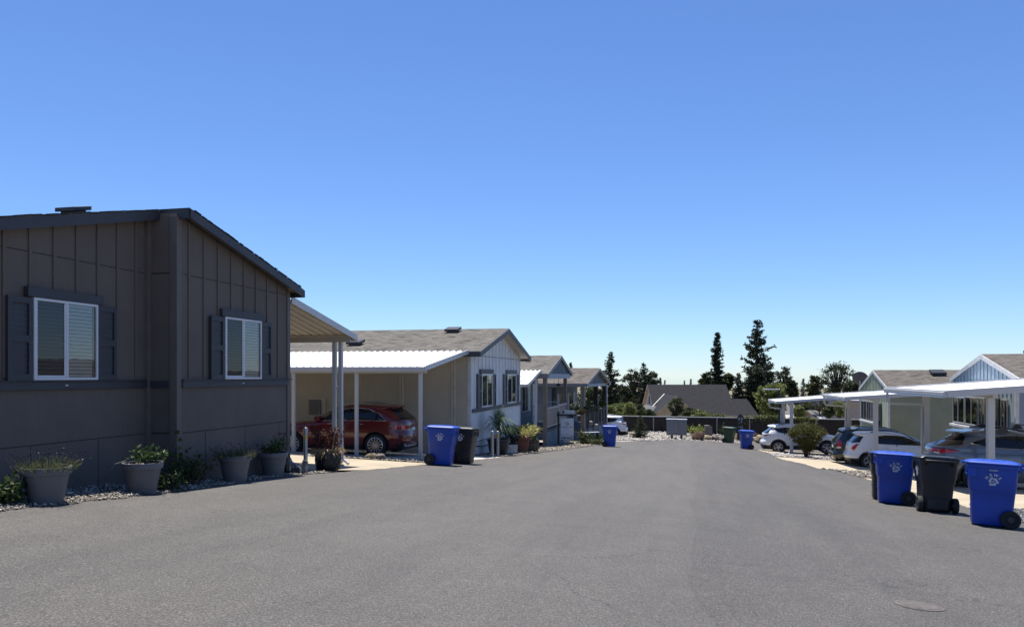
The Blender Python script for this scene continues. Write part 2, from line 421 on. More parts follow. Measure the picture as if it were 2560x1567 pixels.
SOFFIT_T = mat('soffit_taupe', (.16, .14, .118), .7)
SOFFIT_W = mat('soffit_white', (.6, .56, .5), .7)
ALU = mat('white_aluminium', (.47, .475, .48), .38, var=.05, scale=1.2, rvar=.08)
ALUROOF = mat('white_roof_panel', (.78, .78, .77), .9, var=.04, scale=1.2, spec=0)
ALU2 = mat('cream_aluminium', (.46, .425, .36), .45, var=.05)
VINYL = mat('window_vinyl', (.6, .6, .62), .4, var=.04)
BLIND = mat('blind_slats', (.8, .82, .86), .6, var=.05)
DARKROOM = mat('dark_interior', (.03, .032, .034), .9)
CURTAIN = mat('curtain_cloth', (.18, .17, .16), .9, var=.5, scale=9, stretch=(1, 1, .05))
GLASS = glassmat('window_glass'); GLASS2 = glassmat('screen_glass', (.22, .235, .25), .45)
BLACKPL = mat('black_plastic', (.014, .014, .016), .45, bmp=.2, bscale=120)
STEEL = mat('galvanised_steel', (.35, .35, .34), .42, .7, rvar=.1)
SEAM_AND_SHADE = mat('seam_and_batten_shade', (.05, .05, .052), .9)  # panel seams, and batten shadows painted as dark strips
CONC = mat('concrete', (.37, .31, .22), .85, var=.14, scale=1.1, bmp=.35, bscale=70)
CONC2 = mat('pale_concrete', (.46, .43, .38), .85, var=.12, scale=1.4, bmp=.3, bscale=70)
DIRT = gravelmat('dirt_gravel', [(0, (.22, .19, .155)), (.5, (.4, .36, .30)), (1, (.55, .5, .43))], 14)
GRAV_L = gravelmat('river_gravel', [(0, (.06, .05, .045)), (.4, (.17, .15, .125)), (1, (.36, .32, .27))], 30)
GRAV_F = gravelmat('crushed_gravel', [(0, (.24, .22, .20)), (.45, (.45, .42, .38)), (1, (.66, .62, .57))], 11)
PEB_L = stonemat('pebble_cream', [(0, (.07, .06, .05)), (.35, (.22, .19, .155)), (.7, (.36, .32, .26)), (1, (.6, .55, .47))])
PEB_F = stonemat('pebble_grey', [(0, (.2, .18, .165)), (.5, (.46, .42, .38)), (1, (.72, .68, .62))])
PEB_D = stonemat('pebble_dark', [(0, (.06, .06, .06)), (.6, (.2, .2, .2)), (1, (.45, .45, .45))])

# ------------------------------------------------------------------ the ground, road, driveways and gravel
def strip(name, t0, t1, nt_, fl, fr, nx, m, dz, thick=0):
    V, Fc = [], []
    for i in range(nt_ + 1):
        t = lerp(t0, t1, i / nt_); a, b = fl(t), fr(t)
        for j in range(nx + 1):
            x = lerp(a, b, j / nx); V.append((x, t, ground(x, t) + dz))
    w = nx + 1
    for i in range(nt_):
        for j in range(nx): Fc.append((i * w + j, i * w + j + 1, (i + 1) * w + j + 1, (i + 1) * w + j))
    me = bpy.data.meshes.new(name); me.from_pydata(V, [], Fc)
    for p in me.polygons: p.use_smooth = True
    return tag(link(name, me, m), kind='structure')

XL_ = [(-4, -7.6), (7.1, -7.55), (9, -7.42), (10.5, -7.4), (13.1, -7.62), (15.3, -7.45), (17, -7.2), (19.9, -7.0), (24.2, -6.62), (28.6, -6.25), (33.2, -5.84), (37.8, -5.44), (43.7, -4.84), (49.2, -4.45), (52.6, -3.3), (54, -2.2), (56.2, -.9), (57.4, 1.6), (57.9, 2.4), (59.2, 4.6), (60, 7), (60.2, 42)]
XR_ = [(-4, 6.3), (16.1, 5.95), (26.7, 5.62), (31, 5.35), (31.7, 4.85), (34.6, 4.8), (37.5, 4.25), (48.5, 4.1), (49.6, 4.6), (50.8, 7), (51.3, 42), (60.2, 42)]
XL = lambda t: pl(XL_, t) + .035 * math.sin(t * 7.3) + .025 * math.sin(t * 17.1 + 1)
XR = lambda t: pl(XR_, t) + .03 * math.sin(t * 6.1) + .02 * math.sin(t * 15.7)
strip('asphalt_road', -4, 60.2, 430, XL, XR, 46, MATS['asphalt'], 0)

def build_ground():
    ts = list(np.arange(-40, 63, 1.5)) + list(np.arange(63, 200, 6)) + [230, 280, 350, 450, 600, 900, 1400, 2200, 4000, 9000]
    xs = [-6000, -2000, -800, -400, -250, -160, -110, -80, -60] + list(np.arange(-46, 60, 2)) + [70, 90, 120, 170, 250, 400, 800, 2000, 6000]
    V, Fc = [], []
    for t in ts:
        for x in xs: V.append((x, t, ground(x, t) - .05))
    w = len(xs)
    for i in range(len(ts) - 1):
        for j in range(w - 1): Fc.append((i * w + j, i * w + j + 1, (i + 1) * w + j + 1, (i + 1) * w + j))
    me = bpy.data.meshes.new('ground'); me.from_pydata(V, [], Fc)
    for p in me.polygons: p.use_smooth = True
    m, nt, b = nodes_of('earth')
    v = coords(nt); n = noise(nt, v, .5, 6, .65); n2 = noise(nt, v, 9, 5, .7)
    dry = ramp(nt, n, [(.3, (.13, .12, .075)), (.5, (.2, .17, .1)), (.7, (.08, .1, .045))])
    gr = ramp(nt, n2, [(.3, (.2, .175, .14)), (.7, (.42, .38, .32))])
    sp = nt.nodes.new('ShaderNodeSeparateXYZ'); nt.links.new(v, sp.inputs[0])
    mr = nt.nodes.new('ShaderNodeMapRange'); nt.links.new(sp.outputs[1], mr.inputs[0]); mr.inputs[1].default_value = 62; mr.inputs[2].default_value = 66
    nt.links.new(mixc(nt, mr.outputs[0], gr, dry), b.inputs['Base Color']); b.inputs['Roughness'].default_value = .95
    bump(nt, b, n2, .6, .03)
    tag(link('ground', me, m), kind='structure')
build_ground()

WALL1R, WALL1L = -8.12, -8.67          # street wall of the grey house: projecting part, recessed part
strip('gravel_bed', 2, 15.4, 70, lambda t: -9.2, lambda t: XL(t) + .02, 14, GRAV_L, .003)
strip('gravel_bed', 20.35, 21.3, 8, lambda t: -12.4, lambda t: XL(t) + .02, 24, GRAV_L, .003)
strip('gravel_bed', 26.3, 43.6, 60, lambda t: -9.4, lambda t: XL(t) + .02, 14, GRAV_L, .003)
strip('garden_soil', 43.6, 50, 24, lambda t: -8, lambda t: XL(t) + .02, 10, mat('garden_earth', (.075, .07, .035), .95, var=.4, scale=4, bmp=.8, bscale=20), .004)
strip('gravel_bed', 50, 62.4, 44, lambda t: -14, lambda t: XL(t) + .02 if t < 60 else lerp(7, 30, smooth(60, 60.4, t)), 60, GRAV_F, .003)
strip('concrete_driveway', 14.55, 20.4, 44, lambda t: -26, lambda t: -8.02 if t < 15.1 else (lerp(-8.02, XL(t) + .02, smooth(15.1, 16.6, t))), 40, CONC, .005)
strip('concrete_driveway', 21.25, 26.35, 30, lambda t: -26, lambda t: XL(t) + .02 if t > 22.6 else lerp(-7.55, XL(t) + .02, smooth(21.25, 22.6, t)), 40, CONC2, .005)
strip('gravel_bed', 4, 18.4, 50, lambda t: XR(t) - .02, lambda t: 12.5, 14, gravelmat('dark_gravel', [(0, (.05, .05, .05)), (.6, (.16, .16, .16)), (1, (.36, .36, .36))], 26), .003)
strip('concrete_driveway', 18.3, 27.2, 44, lambda t: XR(t) - .02, lambda t: 13, 24, CONC, .005)
strip('gravel_bed', 27.1, 31.6, 24, lambda t: XR(t) - .02, lambda t: 12.7, 16, GRAV_L, .003)
strip('concrete_driveway', 31.5, 40.2, 44, lambda t: XR(t) - .02, lambda t: 12.7, 24, CONC, .005)
strip('gravel_bed', 40.1, 45.2, 24, lambda t: XR(t) - .02, lambda t: 12, 16, GRAV_F, .003)
strip('concrete_driveway', 45.1, 50.0, 24, lambda t: XR(t) - .02, lambda t: 12, 24, CONC, .005)

def scatter(t0, t1, fl, fr, dens):
    out = []
    area = 0
    n = int(dens * (t1 - t0) * 3.2)
    for _ in range(n * 3):
        t = random.uniform(t0, t1); a, b = fl(t), fr(t)
        x = random.uniform(a, a + 3.2) if b - a <= 3.2 else random.uniform(a, b)
        if x < b:
            out.append((x, t, ground(x, t) + .008)); area += 1
            if area >= dens * (t1 - t0) * (b - a): break
    return out
wl = lambda t: WALL1R if t > 10.1 else WALL1L
tag(pebbles('loose_pebbles', PEB_L, scatter(6.2, 15.2, wl, lambda t: XL(t) + .03, 1500), .032), kind='stuff')
tag(pebbles('loose_pebbles', PEB_L, scatter(20.4, 21.3, lambda t: -11, lambda t: XL(t) + .02, 500), .05), kind='stuff')
tag(pebbles('loose_pebbles', PEB_L, scatter(26.3, 43.6, lambda t: -7.6 + .02 * (t - 26), lambda t: XL(t) + .02, 330), .055), kind='stuff')
tag(pebbles('loose_pebbles', PEB_F, scatter(52.5, 62.3, lambda t: -6.5, lambda t: min(XL(t), 12), 110), .1), kind='stuff')
tag(pebbles('loose_pebbles', PEB_L, scatter(27.2, 31.5, XR, lambda t: 9.5, 260), .06), kind='stuff')
tag(pebbles('loose_pebbles', PEB_F, scatter(40.2, 45.1, XR, lambda t: 9, 200), .07), kind='stuff')
tag(pebbles('loose_pebbles', PEB_D, scatter(13, 18.2, XR, lambda t: 8.8, 900), .04), kind='stuff')

# ------------------------------------------------------------------ house parts (front gable looks along local +x)
def roof_slab(mb, x0, x1, yr, zr, ye, ze, th=.07, ov=0):
    """one slope: shingled top (material 0), soffit and edges (material 1)"""
    s = 1 if ye > yr else -1; L = math.hypot(ye - yr, ze - zr)
    v = [(x0, yr, zr), (x1, yr, zr), (x1, ye, ze), (x0, ye, ze), (x0, yr, zr - th), (x1, yr, zr - th), (x1, ye, ze - th), (x0, ye, ze - th)]
    o = 0 if s > 0 else 3.7
    top = [(x0 + o, L), (x1 + o, L), (x1 + o, 0), (x0 + o, 0)]
    z4 = [(0, 0)] * 4
    mb.add(v[:4], [(0, 1, 2, 3)], 0, [top])
    mb.add(v, [(4, 7, 6, 5), (1, 5, 6, 2), (0, 3, 7, 4), (3, 2, 6, 7)], 1)
def rake(mb, x0, x1, yr, zr, ye, ze, h, drop=0):
    mb.add([(x, y, z - drop - k) for x in (x0, x1) for y, z in ((yr, zr), (ye, ze)) for k in (0, h)],
           [(0, 1, 3, 2), (4, 6, 7, 5), (0, 2, 6, 4), (1, 5, 7, 3), (0, 4, 5, 1), (2, 3, 7, 6)])
def gable_wall(mb, x0, x1, y0, y1, zb, ze0, ze1, yr, zr, mi=0):
    mb.prism([(y0, zb), (y1, zb), (y1, ze1), (yr, zr), (y0, ze0)], 'x', x0, x1, mi)
def window(par, x, y0, y1, z0, z1, vin=VINYL, blind=None, split=.5, fw=.036, nm='window', screen=False):
    """sliding window standing on a wall whose face is at x, seen from +x"""
    f = MB(); d0, d1 = x, x + .055
    f.box(d0, d1, y0, y0 + fw, z0, z1); f.box(d0, d1, y1 - fw, y1, z0, z1)
    f.box(d0, d1, y0 + fw, y1 - fw, z0, z0 + fw); f.box(d0, d1, y0 + fw, y1 - fw, z1 - fw, z1)
    ym = lerp(y0, y1, split)
    f.box(d0, d1 - .006, ym - fw * .55, ym + fw * .55, z0 + fw, z1 - fw)
    if screen:
        for a, b in ((y0 + fw, y0 + fw + .03), (ym - fw * .55 - .03, ym - fw * .55)): f.box(d1 - .03, d1 - .012, a, b, z0 + fw, z1 - fw)
        f.box(d1 - .03, d1 - .012, y0 + fw + .03, ym - fw * .55 - .03, z0 + fw, z0 + fw + .03)
    w = f.build(nm, vin, par, bevel=.004)
    a, b = y0 + fw * .9, y1 - fw * .9
    g = MB(); g.add([(x + .034, a, z0 + fw), (x + .034, ym, z0 + fw), (x + .034, ym, z1 - fw), (x + .034, a, z1 - fw)], [(0, 1, 2, 3)])
    g.build('pane', GLASS2 if screen else GLASS, w, fix=False)
    g = MB(); g.add([(x + .034, ym, z0 + fw), (x + .034, b, z0 + fw), (x + .034, b, z1 - fw), (x + .034, ym, z1 - fw)], [(0, 1, 2, 3)])
    g.build('pane', GLASS, w, fix=False)
    if blind == 'slats':
        s = MB(); n = int((z1 - z0 - 2 * fw) / .052); dz = (z1 - z0 - 2 * fw) / n
        for k in range(n):
            zz = z0 + fw + (k + .5) * dz; t = .0015 * math.sin(k * 2.1)
            for p, q in ((a, ym - .03), (ym + .03, b - .05)):
                s.add([(x + .024, p, zz - dz * .40 + t), (x + .024, q, zz - dz * .40 - t), (x + .010, q, zz + dz * .36 - t), (x + .010, p, zz + dz * .36 + t)], [(0, 1, 2, 3)])
        s.build('blind', BLIND, w, fix=False)
        k = MB(); k.box(x + .002, x + .006, a, b, z0 + fw, z1 - fw); k.build('interior', DARKROOM, w)
    else:
        k = MB(); k.box(x + .002, x + .008, a, b, z0 + fw, z1 - fw); k.build('interior', CURTAIN if blind == 'curtain' else DARKROOM, w)
    return w
def shutter(par, x, y0, y1, z0, z1, m, n=2):
    b = MB(); t = .045; st = .06
    b.box(x, x + t, y0, y0 + st, z0, z1); b.box(x, x + t, y1 - st, y1, z0, z1)
    H = z1 - z0; cuts = [z0, *(z0 + H * k / n for k in range(1, n)), z1]
    for i, c in enumerate(cuts):
        a, d = (c, c + .08) if i == 0 else (c - .08, c) if i == n else (c - .045, c + .045)
        b.box(x, x + t - .001, y0 + st, y1 - st, a, d)
    b.box(x, x + .018, y0 + st, y1 - st, z0 + .08, z1 - .08)
    k = z0 + .12
    while k < z1 - .12:
        b.box(x + .018, x + .023, y0 + st, y1 - st, k, k + .045); k += .075
    b.build('shutter', m, par)
def battens(mb, x, ys, zlo, zhi, w=.05, d=.02, mi=0, shade_mi=None):
    for y in ys:
        mb.box(x - .002, x + d, y - w / 2, y + w / 2, zlo(y), zhi(y), mi)
        if shade_mi is not None: mb.box(x - .002, x + .004, y + w / 2 + .001, y + w / 2 + .02, zlo(y), zhi(y), shade_mi)  # shadow beside each batten drawn as a dark strip
def vent_box(par, m, x, y, z, nx, nz, s=1.0):
    """low black roof vent lying on a slope; slope direction dz/dy = nz"""
    b = MB(); a = .23 * s
    for u0, u1, h0, h1 in ((-a * .7, a * .7, 0, .06 * s), (-a, a, .06 * s, .15 * s)):
        v = [(x + i * abs(u1) * 1.15, y + j * abs(u1), z + j * abs(u1) * nz + h) for h in (h0, h1) for i, j in ((-1, -1), (1, -1), (1, 1), (-1, 1))]
        b.add(v, [(0, 3, 2, 1), (4, 5, 6, 7), (0, 1, 5, 4), (1, 2, 6, 5), (2, 3, 7, 6), (3, 0, 4, 7)])
    b.build('roof_vent', m, par, bevel=.01)

# ------------------------------------------------------------------ 1. the taupe house at the left
def house_taupe():
    X0, T0 = -8.12, 11.03; zg = ground(-8.3, 11.0)
    h = thing('manufactured_house', 'dark taupe board and batten house with charcoal shutters, nearest on the left', 'house', (X0, T0, zg))
    Z = lambda z: z - zg
    zr, k = 2.74, .24; rec = -.53; yR, yL, yc = 3.54, -4.2, -.06
    w = MB()
    gable_wall(w, -15, 0, yc, yR, -.7, Z(zr) - .09, Z(zr) - k * yR - .09, yc + .001, Z(zr) - .089)
    gable_wall(w, -15, rec, yL, yc + .02, -.7, Z(zr) - k * 4.2 - .09, Z(zr) - .095, yc + .019, Z(zr) - .094)
    up = lambda y: Z(zr) - k * abs(y) - .12
    sk = Z(-.94)
    battens(w, 0, [.25 + .4064 * i for i in range(8)], lambda y: Z(-.02), up)
    battens(w, rec, [-.36 - .4064 * i for i in range(10)], lambda y: Z(-.02), up)
    for x, a, b in ((0, yc + .16, yR - .1), (rec, yL, yc - .06)):     # lapped panel joints
        w.box(x - .001, x + .006, a, b, Z(1.67), Z(1.68), 1); w.box(x - .001, x + .006, a, b, sk, sk + .011, 1)
        q = a + .6
        while q < b: w.box(x - .001, x + .004, q, q + .006, -.6, sk, 1); q += 1.22
    w.box(rec + .07, -.11, yc - .008, yc + .001, Z(1.67), Z(1.688), 1); w.box(rec + .07, -.11, yc - .01, yc + .001, sk, sk + .02, 1)
    w.build('wall', [MATS['siding_taupe'], mat('joint_dark', (.03, .027, .025), .9)], h)
    TT = mat('trim_taupe', (.125, .105, .092), .65, bmp=.2)
    c = MB()
    c.box(-.11, .024, yc - .024, yc + .1, -.6, Z(zr) - .13); c.box(-.12, .024, yR - .09, yR + .024, -.6, Z(zr) - k * yR - .13); c.box(rec - .01, rec + .07, yc - .09, yc - .003, -.6, Z(zr) - .14)
    c.build_each('corner_board', TT, h, bevel=.004)
    b = MB()
    b.box(-.01, .05, yc + .103, yR - .093, Z(-.19), Z(-.075)); b.box(rec - .01, rec + .05, yL - .1, yc - .093, Z(-.19), Z(-.08)); b.box(rec + .073, -.113, yc - .045, yc + .01, Z(-.19), Z(-.08))
    b.box(-.01, .07, yc + .103, yR + .04, Z(-.075), Z(-.055)); b.box(rec - .01, rec + .07, yL - .1, yc - .093, Z(-.08), Z(-.06))
    b.build_each('belt_trim', TRIM_DK, h, bevel=.004)
    r = MB(); ov = .2; ye = 3.8; yl = -4.55
    roof_slab(r, -15.2, ov, 0, Z(zr), ye, Z(zr) - k * ye)
    roof_slab(r, -15.2, rec + ov, -.004, Z(zr) - .003, yl, Z(zr) + k * yl)
    rng = random.Random(3); y = yl
    while y < ye - .2:                                # uneven shingle tabs along the rake edge
        L = rng.uniform(.1, .2); xx = ov if y > 0 else rec + ov; zz = Z(zr) - k * abs(y + L / 2)
        e = rng.uniform(.0, .009)
        if y * (y + L) > 0: rake(r, xx - .1, xx + rng.uniform(.027, .036), y, Z(zr) - k * abs(y) + e, y + L, Z(zr) - k * abs(y + L) + e + rng.uniform(-.004, .004), .016)
        y += L + rng.uniform(.002, .05)
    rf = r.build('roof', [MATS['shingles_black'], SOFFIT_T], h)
    vent_box(rf, BLACKPL, -1.75, -.31, Z(zr) - .072, 0, k, .76)
    f = MB()
    rake(f, ov, ov + .025, 0, Z(zr), ye + .01, Z(zr) - k * ye, .15, .025)
    rake(f, rec + ov, rec + ov + .025, 0, Z(zr), yl, Z(zr) + k * yl, .15, .025)
    f.box(rec + ov + .026, ov - .001, -.03, -.006, Z(zr) - .18, Z(zr) - .02)
    f.box(-15.2, ov + .02, ye + .001, ye + .025, Z(zr) - k * ye - .17, Z(zr) - k * ye - .02)
    f.build('fascia', TRIM_DK, h)
    for x, y0, y1, zt in ((0, 1.19, 2.38, 1.06), (rec, -2.39, -1.24, 1.06)):
        z0, z1 = Z(-.055), Z(zt)
        wd = window(h, x + .022, y0, y1, z0, z1, blind='slats', screen=True)
        hd = MB(); hd.box(x, x + .08, y0 - .1, y1 + .1, z1 + .005, z1 + .14); hd.build('header_trim', TRIM_DK, h, bevel=.004)
        shutter(h, x + .02, y0 - .4, y0 - .012, z0, z1 - .01, TRIM_DK)
        shutter(h, x + .02, y1 + .012, y1 + .4, z0, z1 - .01, TRIM_DK)
        tg = MB(); tg.box(x + .05, x + .054, (y0 + y1) / 2 - .02, (y0 + y1) / 2 + .03, Z(-.14), Z(-.12)); tg.build('label_tag', TRIM_WH, h)
house_taupe()

# ------------------------------------------------------------------ ribbed carport roofs on the left
def corrugated(mb, x0, x1, ya, za, yb, zb, pitch=.2, h=.05, mi=0, th=.004):
    xs = []; x = x0
    while x < x1 - 1e-6:
        for u, k in ((0, 0), (.3, 0), (.42, 1), (.58, 1), (.7, 0)):
            if x + u * pitch <= x1: xs.append((x + u * pitch, k * h))
        x += pitch
    if xs[-1][0] < x1 - 1e-6: xs.append((x1, 0))
    n = len(xs)
    vs = [(x, y, z + k + d) for d in (0, th) for y, z in ((ya, za), (yb, zb)) for x, k in xs]
    fs = [(i, i + 1, n + i + 1, n + i) for i in range(n - 1)] + [(2 * n + i, 3 * n + i, 3 * n + i + 1, 2 * n + i + 1) for i in range(n - 1)]
    mb.add(vs, fs, mi)

def lean_carport(label, x0, x1, t_hi, z_hi, t_lo, z_lo, posts, under, lip=.1, double=False, px_w=.1):
    """ribbed metal roof sloping from a house eave at t_hi to a beam at t_lo; posts = [(x, t)]"""
    X0, T0 = x1, (t_hi + t_lo) / 2; zg = ground(X0, T0)
    h = thing('carport', label, 'carport', (X0, T0, zg))
    s = 1 if t_lo > t_hi else -1
    a, b = t_hi - T0, t_lo - T0; Z = lambda z: z - zg
    zt = lambda y: lerp(Z(z_hi), Z(z_lo), (y - a) / (b - a))
    r = MB(); corrugated(r, x0 - X0, -.03, a, Z(z_hi), b, Z(z_lo), pitch=.23)
    r.build('roof_panel', [ALUROOF if under == ALU else under], h, fix=False)
    f = MB()
    f.beam((-.015, a, Z(z_hi) + .0), (-.015, b + .02 * s, Z(z_lo) + .0), .03, .15, up=(0, 0, 1))
    f.beam((x0 - X0, b + .03 * s, Z(z_lo) - .03), (.0, b + .03 * s, Z(z_lo) - .03), .05, .13)
    f.build_each('edge_trim', ALU, h, bevel=.006)
    g = MB(); yb = posts[0][1] - T0
    g.beam((x0 - X0, yb, zt(yb) - .1), (-.06, yb, zt(yb) - .1), .08, .14)
    if double: g.beam((x0 - X0, yb + .02 * s, zt(yb) - .075), (-.06, yb + .02 * s, zt(yb) - .075), .05, .1)
    g.build('beam', under, h)
    for x, t in posts:
        p = MB(); xx, yy = x - X0, t - T0; zb = ground(x, t) + .02 - zg; top = zt(yy) - .17
        if double:
            for d in (-.085, .085): p.box(xx + d - .05, xx + d + .05, yy - .05, yy + .05, zb, top)
            p.box(xx - .04, xx + .04, yy - .02, yy + .02, lerp(zb, top, .62), lerp(zb, top, .62) + .04)
        else: p.box(xx - px_w / 2, xx + px_w / 2, yy - px_w / 2, yy + px_w / 2, zb, top)
        p.build('post', ALU, h, bevel=.012)
    return h, Z
h, Z = lean_carport('cream ribbed carport roof on a pair of white posts against the dark taupe house', -20, -8.2, 14.86, 1.62, 18.12, .98, [(-8.62, 17.9), (-12.9, 17.9), (-17.2, 17.9)], ALU2, double=True)
d = MB()      # white downspout elbow at the foot of the post
X0, T0 = -8.2, (14.86 + 18.12) / 2
zb = ground(-8.5, 17.9) - h.location.z
d.tube([(-8.48 - X0, 17.83 - T0, zb + 1.3), (-8.46 - X0, 17.83 - T0, zb + .22), (-8.40 - X0, 17.8 - T0, zb + .12), (-8.25 - X0, 17.75 - T0, zb + .04)], .035, 8)
d.build('downspout', ALU, h, shade=True)
lean_carport('long white ribbed carport roof over the red SUV, attached to the white house', -22, -7.55, 26.08, .86, 21.6, .24, [(-7.8, 21.75), (-9.85, 21.75), (-11.95, 21.75), (-14.2, 21.75), (-16.5, 21.75)], ALU)

# ------------------------------------------------------------------ 2. the white house
def house_white():
    X0, T0 = -7.6, 30.6; zg = ground(X0, 30.5)
    h = thing('manufactured_house', 'white board and batten house with slate shutters behind the blue and black bins', 'house', (X0, T0, zg))
    Z = lambda z: z - zg; zr, k = 1.95, .24; y0, y1 = -4.15, 4.1
    w = MB(); gable_wall(w, -16, 0, y0, y1, -.9, Z(zr) + k * y0 - .1, Z(zr) - k * y1 - .1, 0, Z(zr) - .1)
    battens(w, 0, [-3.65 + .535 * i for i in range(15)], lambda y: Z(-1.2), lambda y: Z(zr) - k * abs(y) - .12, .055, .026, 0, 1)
    w.box(-.001, .007, y0 + .1, y1 - .1, Z(.74), Z(.765), 1); w.box(-.001, .006, y0 + .1, y1 - .1, Z(-2.42), Z(-2.4), 1); w.box(-.001, .006, -.02, -.002, -.8, Z(-1.3), 1)
    w.build('wall', [MATS['siding_white'], SEAM_AND_SHADE], h)
    s = MB(); s.box(-16, -.12, y0 - .012, y0 - .002, -.9, Z(zr) + k * y0 - .1)
    s.build('side_wall', MATS['siding_cream'], h)
    for q in (-.62, -2.6, -8.6, -14.5):
        mb = MB()
        for d in (-.045, .045): mb.box(q + d - .035, q + d + .035, y0 - .055, y0 - .013, -.6, Z(zr) + k * y0 - .12)
        mb.build('wall_trim', mat('trim_cream', (.5, .45, .37), .6), h)
    mb = MB(); mb.box(-16, -.12, y0 - .03, y0 - .013, -.42, -.38); mb.build('base_trim', mat('trim_cream', (.5, .45, .37), .6), h)
    mb = MB(); mb.box(-6.3, -5.62, y0 - .04, y0 - .013, Z(-1.52), Z(-.8)); mb.build('panel_trim', mat('trim_cream', (.5, .45, .37), .6), h)
    mb = MB(); mb.box(-6.27, -5.8, y0 - .09, y0 - .042, Z(-1.45), Z(-.88)); mb.build('meter_panel', mat('meter_grey', (.13, .125, .12), .5), h)
    c = MB(); c.box(-.1, .02, y0 - .02, y0 + .09, -.6, Z(zr) + k * y0 - .12); c.box(-.1, .02, y1 - .09, y1 + .02, -.6, Z(zr) - k * y1 - .12); c.build_each('corner_board', TRIM_WH, h)
    b = MB(); b.box(0, .045, y0 + .095, y1 - .095, Z(-1.32), Z(-1.185)); b.build('belt_trim', TRIM_GR, h, bevel=.004)
    r = MB(); ov = .43; ye = 4.45
    roof_slab(r, -16.3, ov, 0, Z(zr), ye, Z(zr) - k * ye, .09); roof_slab(r, -16.3, ov, -.003, Z(zr) - .002, -ye, Z(zr) - k * ye, .09)
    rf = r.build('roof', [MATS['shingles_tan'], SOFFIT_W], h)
    f = MB(); rake(f, ov, ov + .03, 0, Z(zr), ye, Z(zr) - k * ye, .19, .015); rake(f, ov, ov + .03, 0, Z(zr) + .001, -ye, Z(zr) - k * ye, .19, .015)
    f.box(-16.3, ov + .03, -ye - .03, -ye - .001, Z(zr) - k * ye - .2, Z(zr) - k * ye - .02); f.box(-16.3, ov + .03, ye + .001, ye + .03, Z(zr) - k * ye - .2, Z(zr) - k * ye - .02)
    f.build('fascia', TRIM_GR, h)
    for x, y in ((-1.75, -.65), (-4.9, -3.1), (-9.0, -3.25)): vent_box(rf, BLACKPL, x, y, Z(zr) - k * abs(y), 0, k, 1.1)
    p = MB(); p.lathe([(.14, 0), (.05, .1), (.04, .1)], 12, (-11.6, -2.5, Z(zr) - k * 2.5 - .01)); p.build('pipe_flashing', ALU, rf)
    p = MB(); p.lathe([(.045, 0), (.045, .3)], 10, (-11.6, -2.5, Z(zr) - k * 2.5)); p.build('vent_pipe', BLACKPL, rf)
    for a, b_, s0, s1 in ((-2.83, -1.22, -3.4, -.64), (1.33, 3.03, .62, 3.62)):
        z0, z1 = Z(-1.18), Z(.09)
        window(h, .02, a, b_, z0, z1, blind='curtain', fw=.06)
        hd = MB(); hd.box(0, .07, a - .18, b_ + .18, z1 + .01, z1 + .17); hd.build('header_trim', TRIM_GR, h, bevel=.004)
        shutter(h, .02, s0, a - .012, z0, z1 - .01, TRIM_GR); shutter(h, .02, b_ + .012, s1, z0, z1 - .01, TRIM_GR)
    # hose bib and cable along the foot of the wall
    c = MB(); c.tube([(.03, -3.7, Z(-2.55)), (.06, -3.3, Z(-2.56)), (.06, -2.9, Z(-2.62)), (.05, -2.4, Z(-2.64)), (.05, -1.6, Z(-2.64))], .018, 6); c.build('hose', BLACKPL, h)
house_white()
lean_carport('short white ribbed awning against the blue grey porch house', -14, -7.35, 38.75, .27, 35.5, -.42, [(-7.42, 37.6)], ALU)

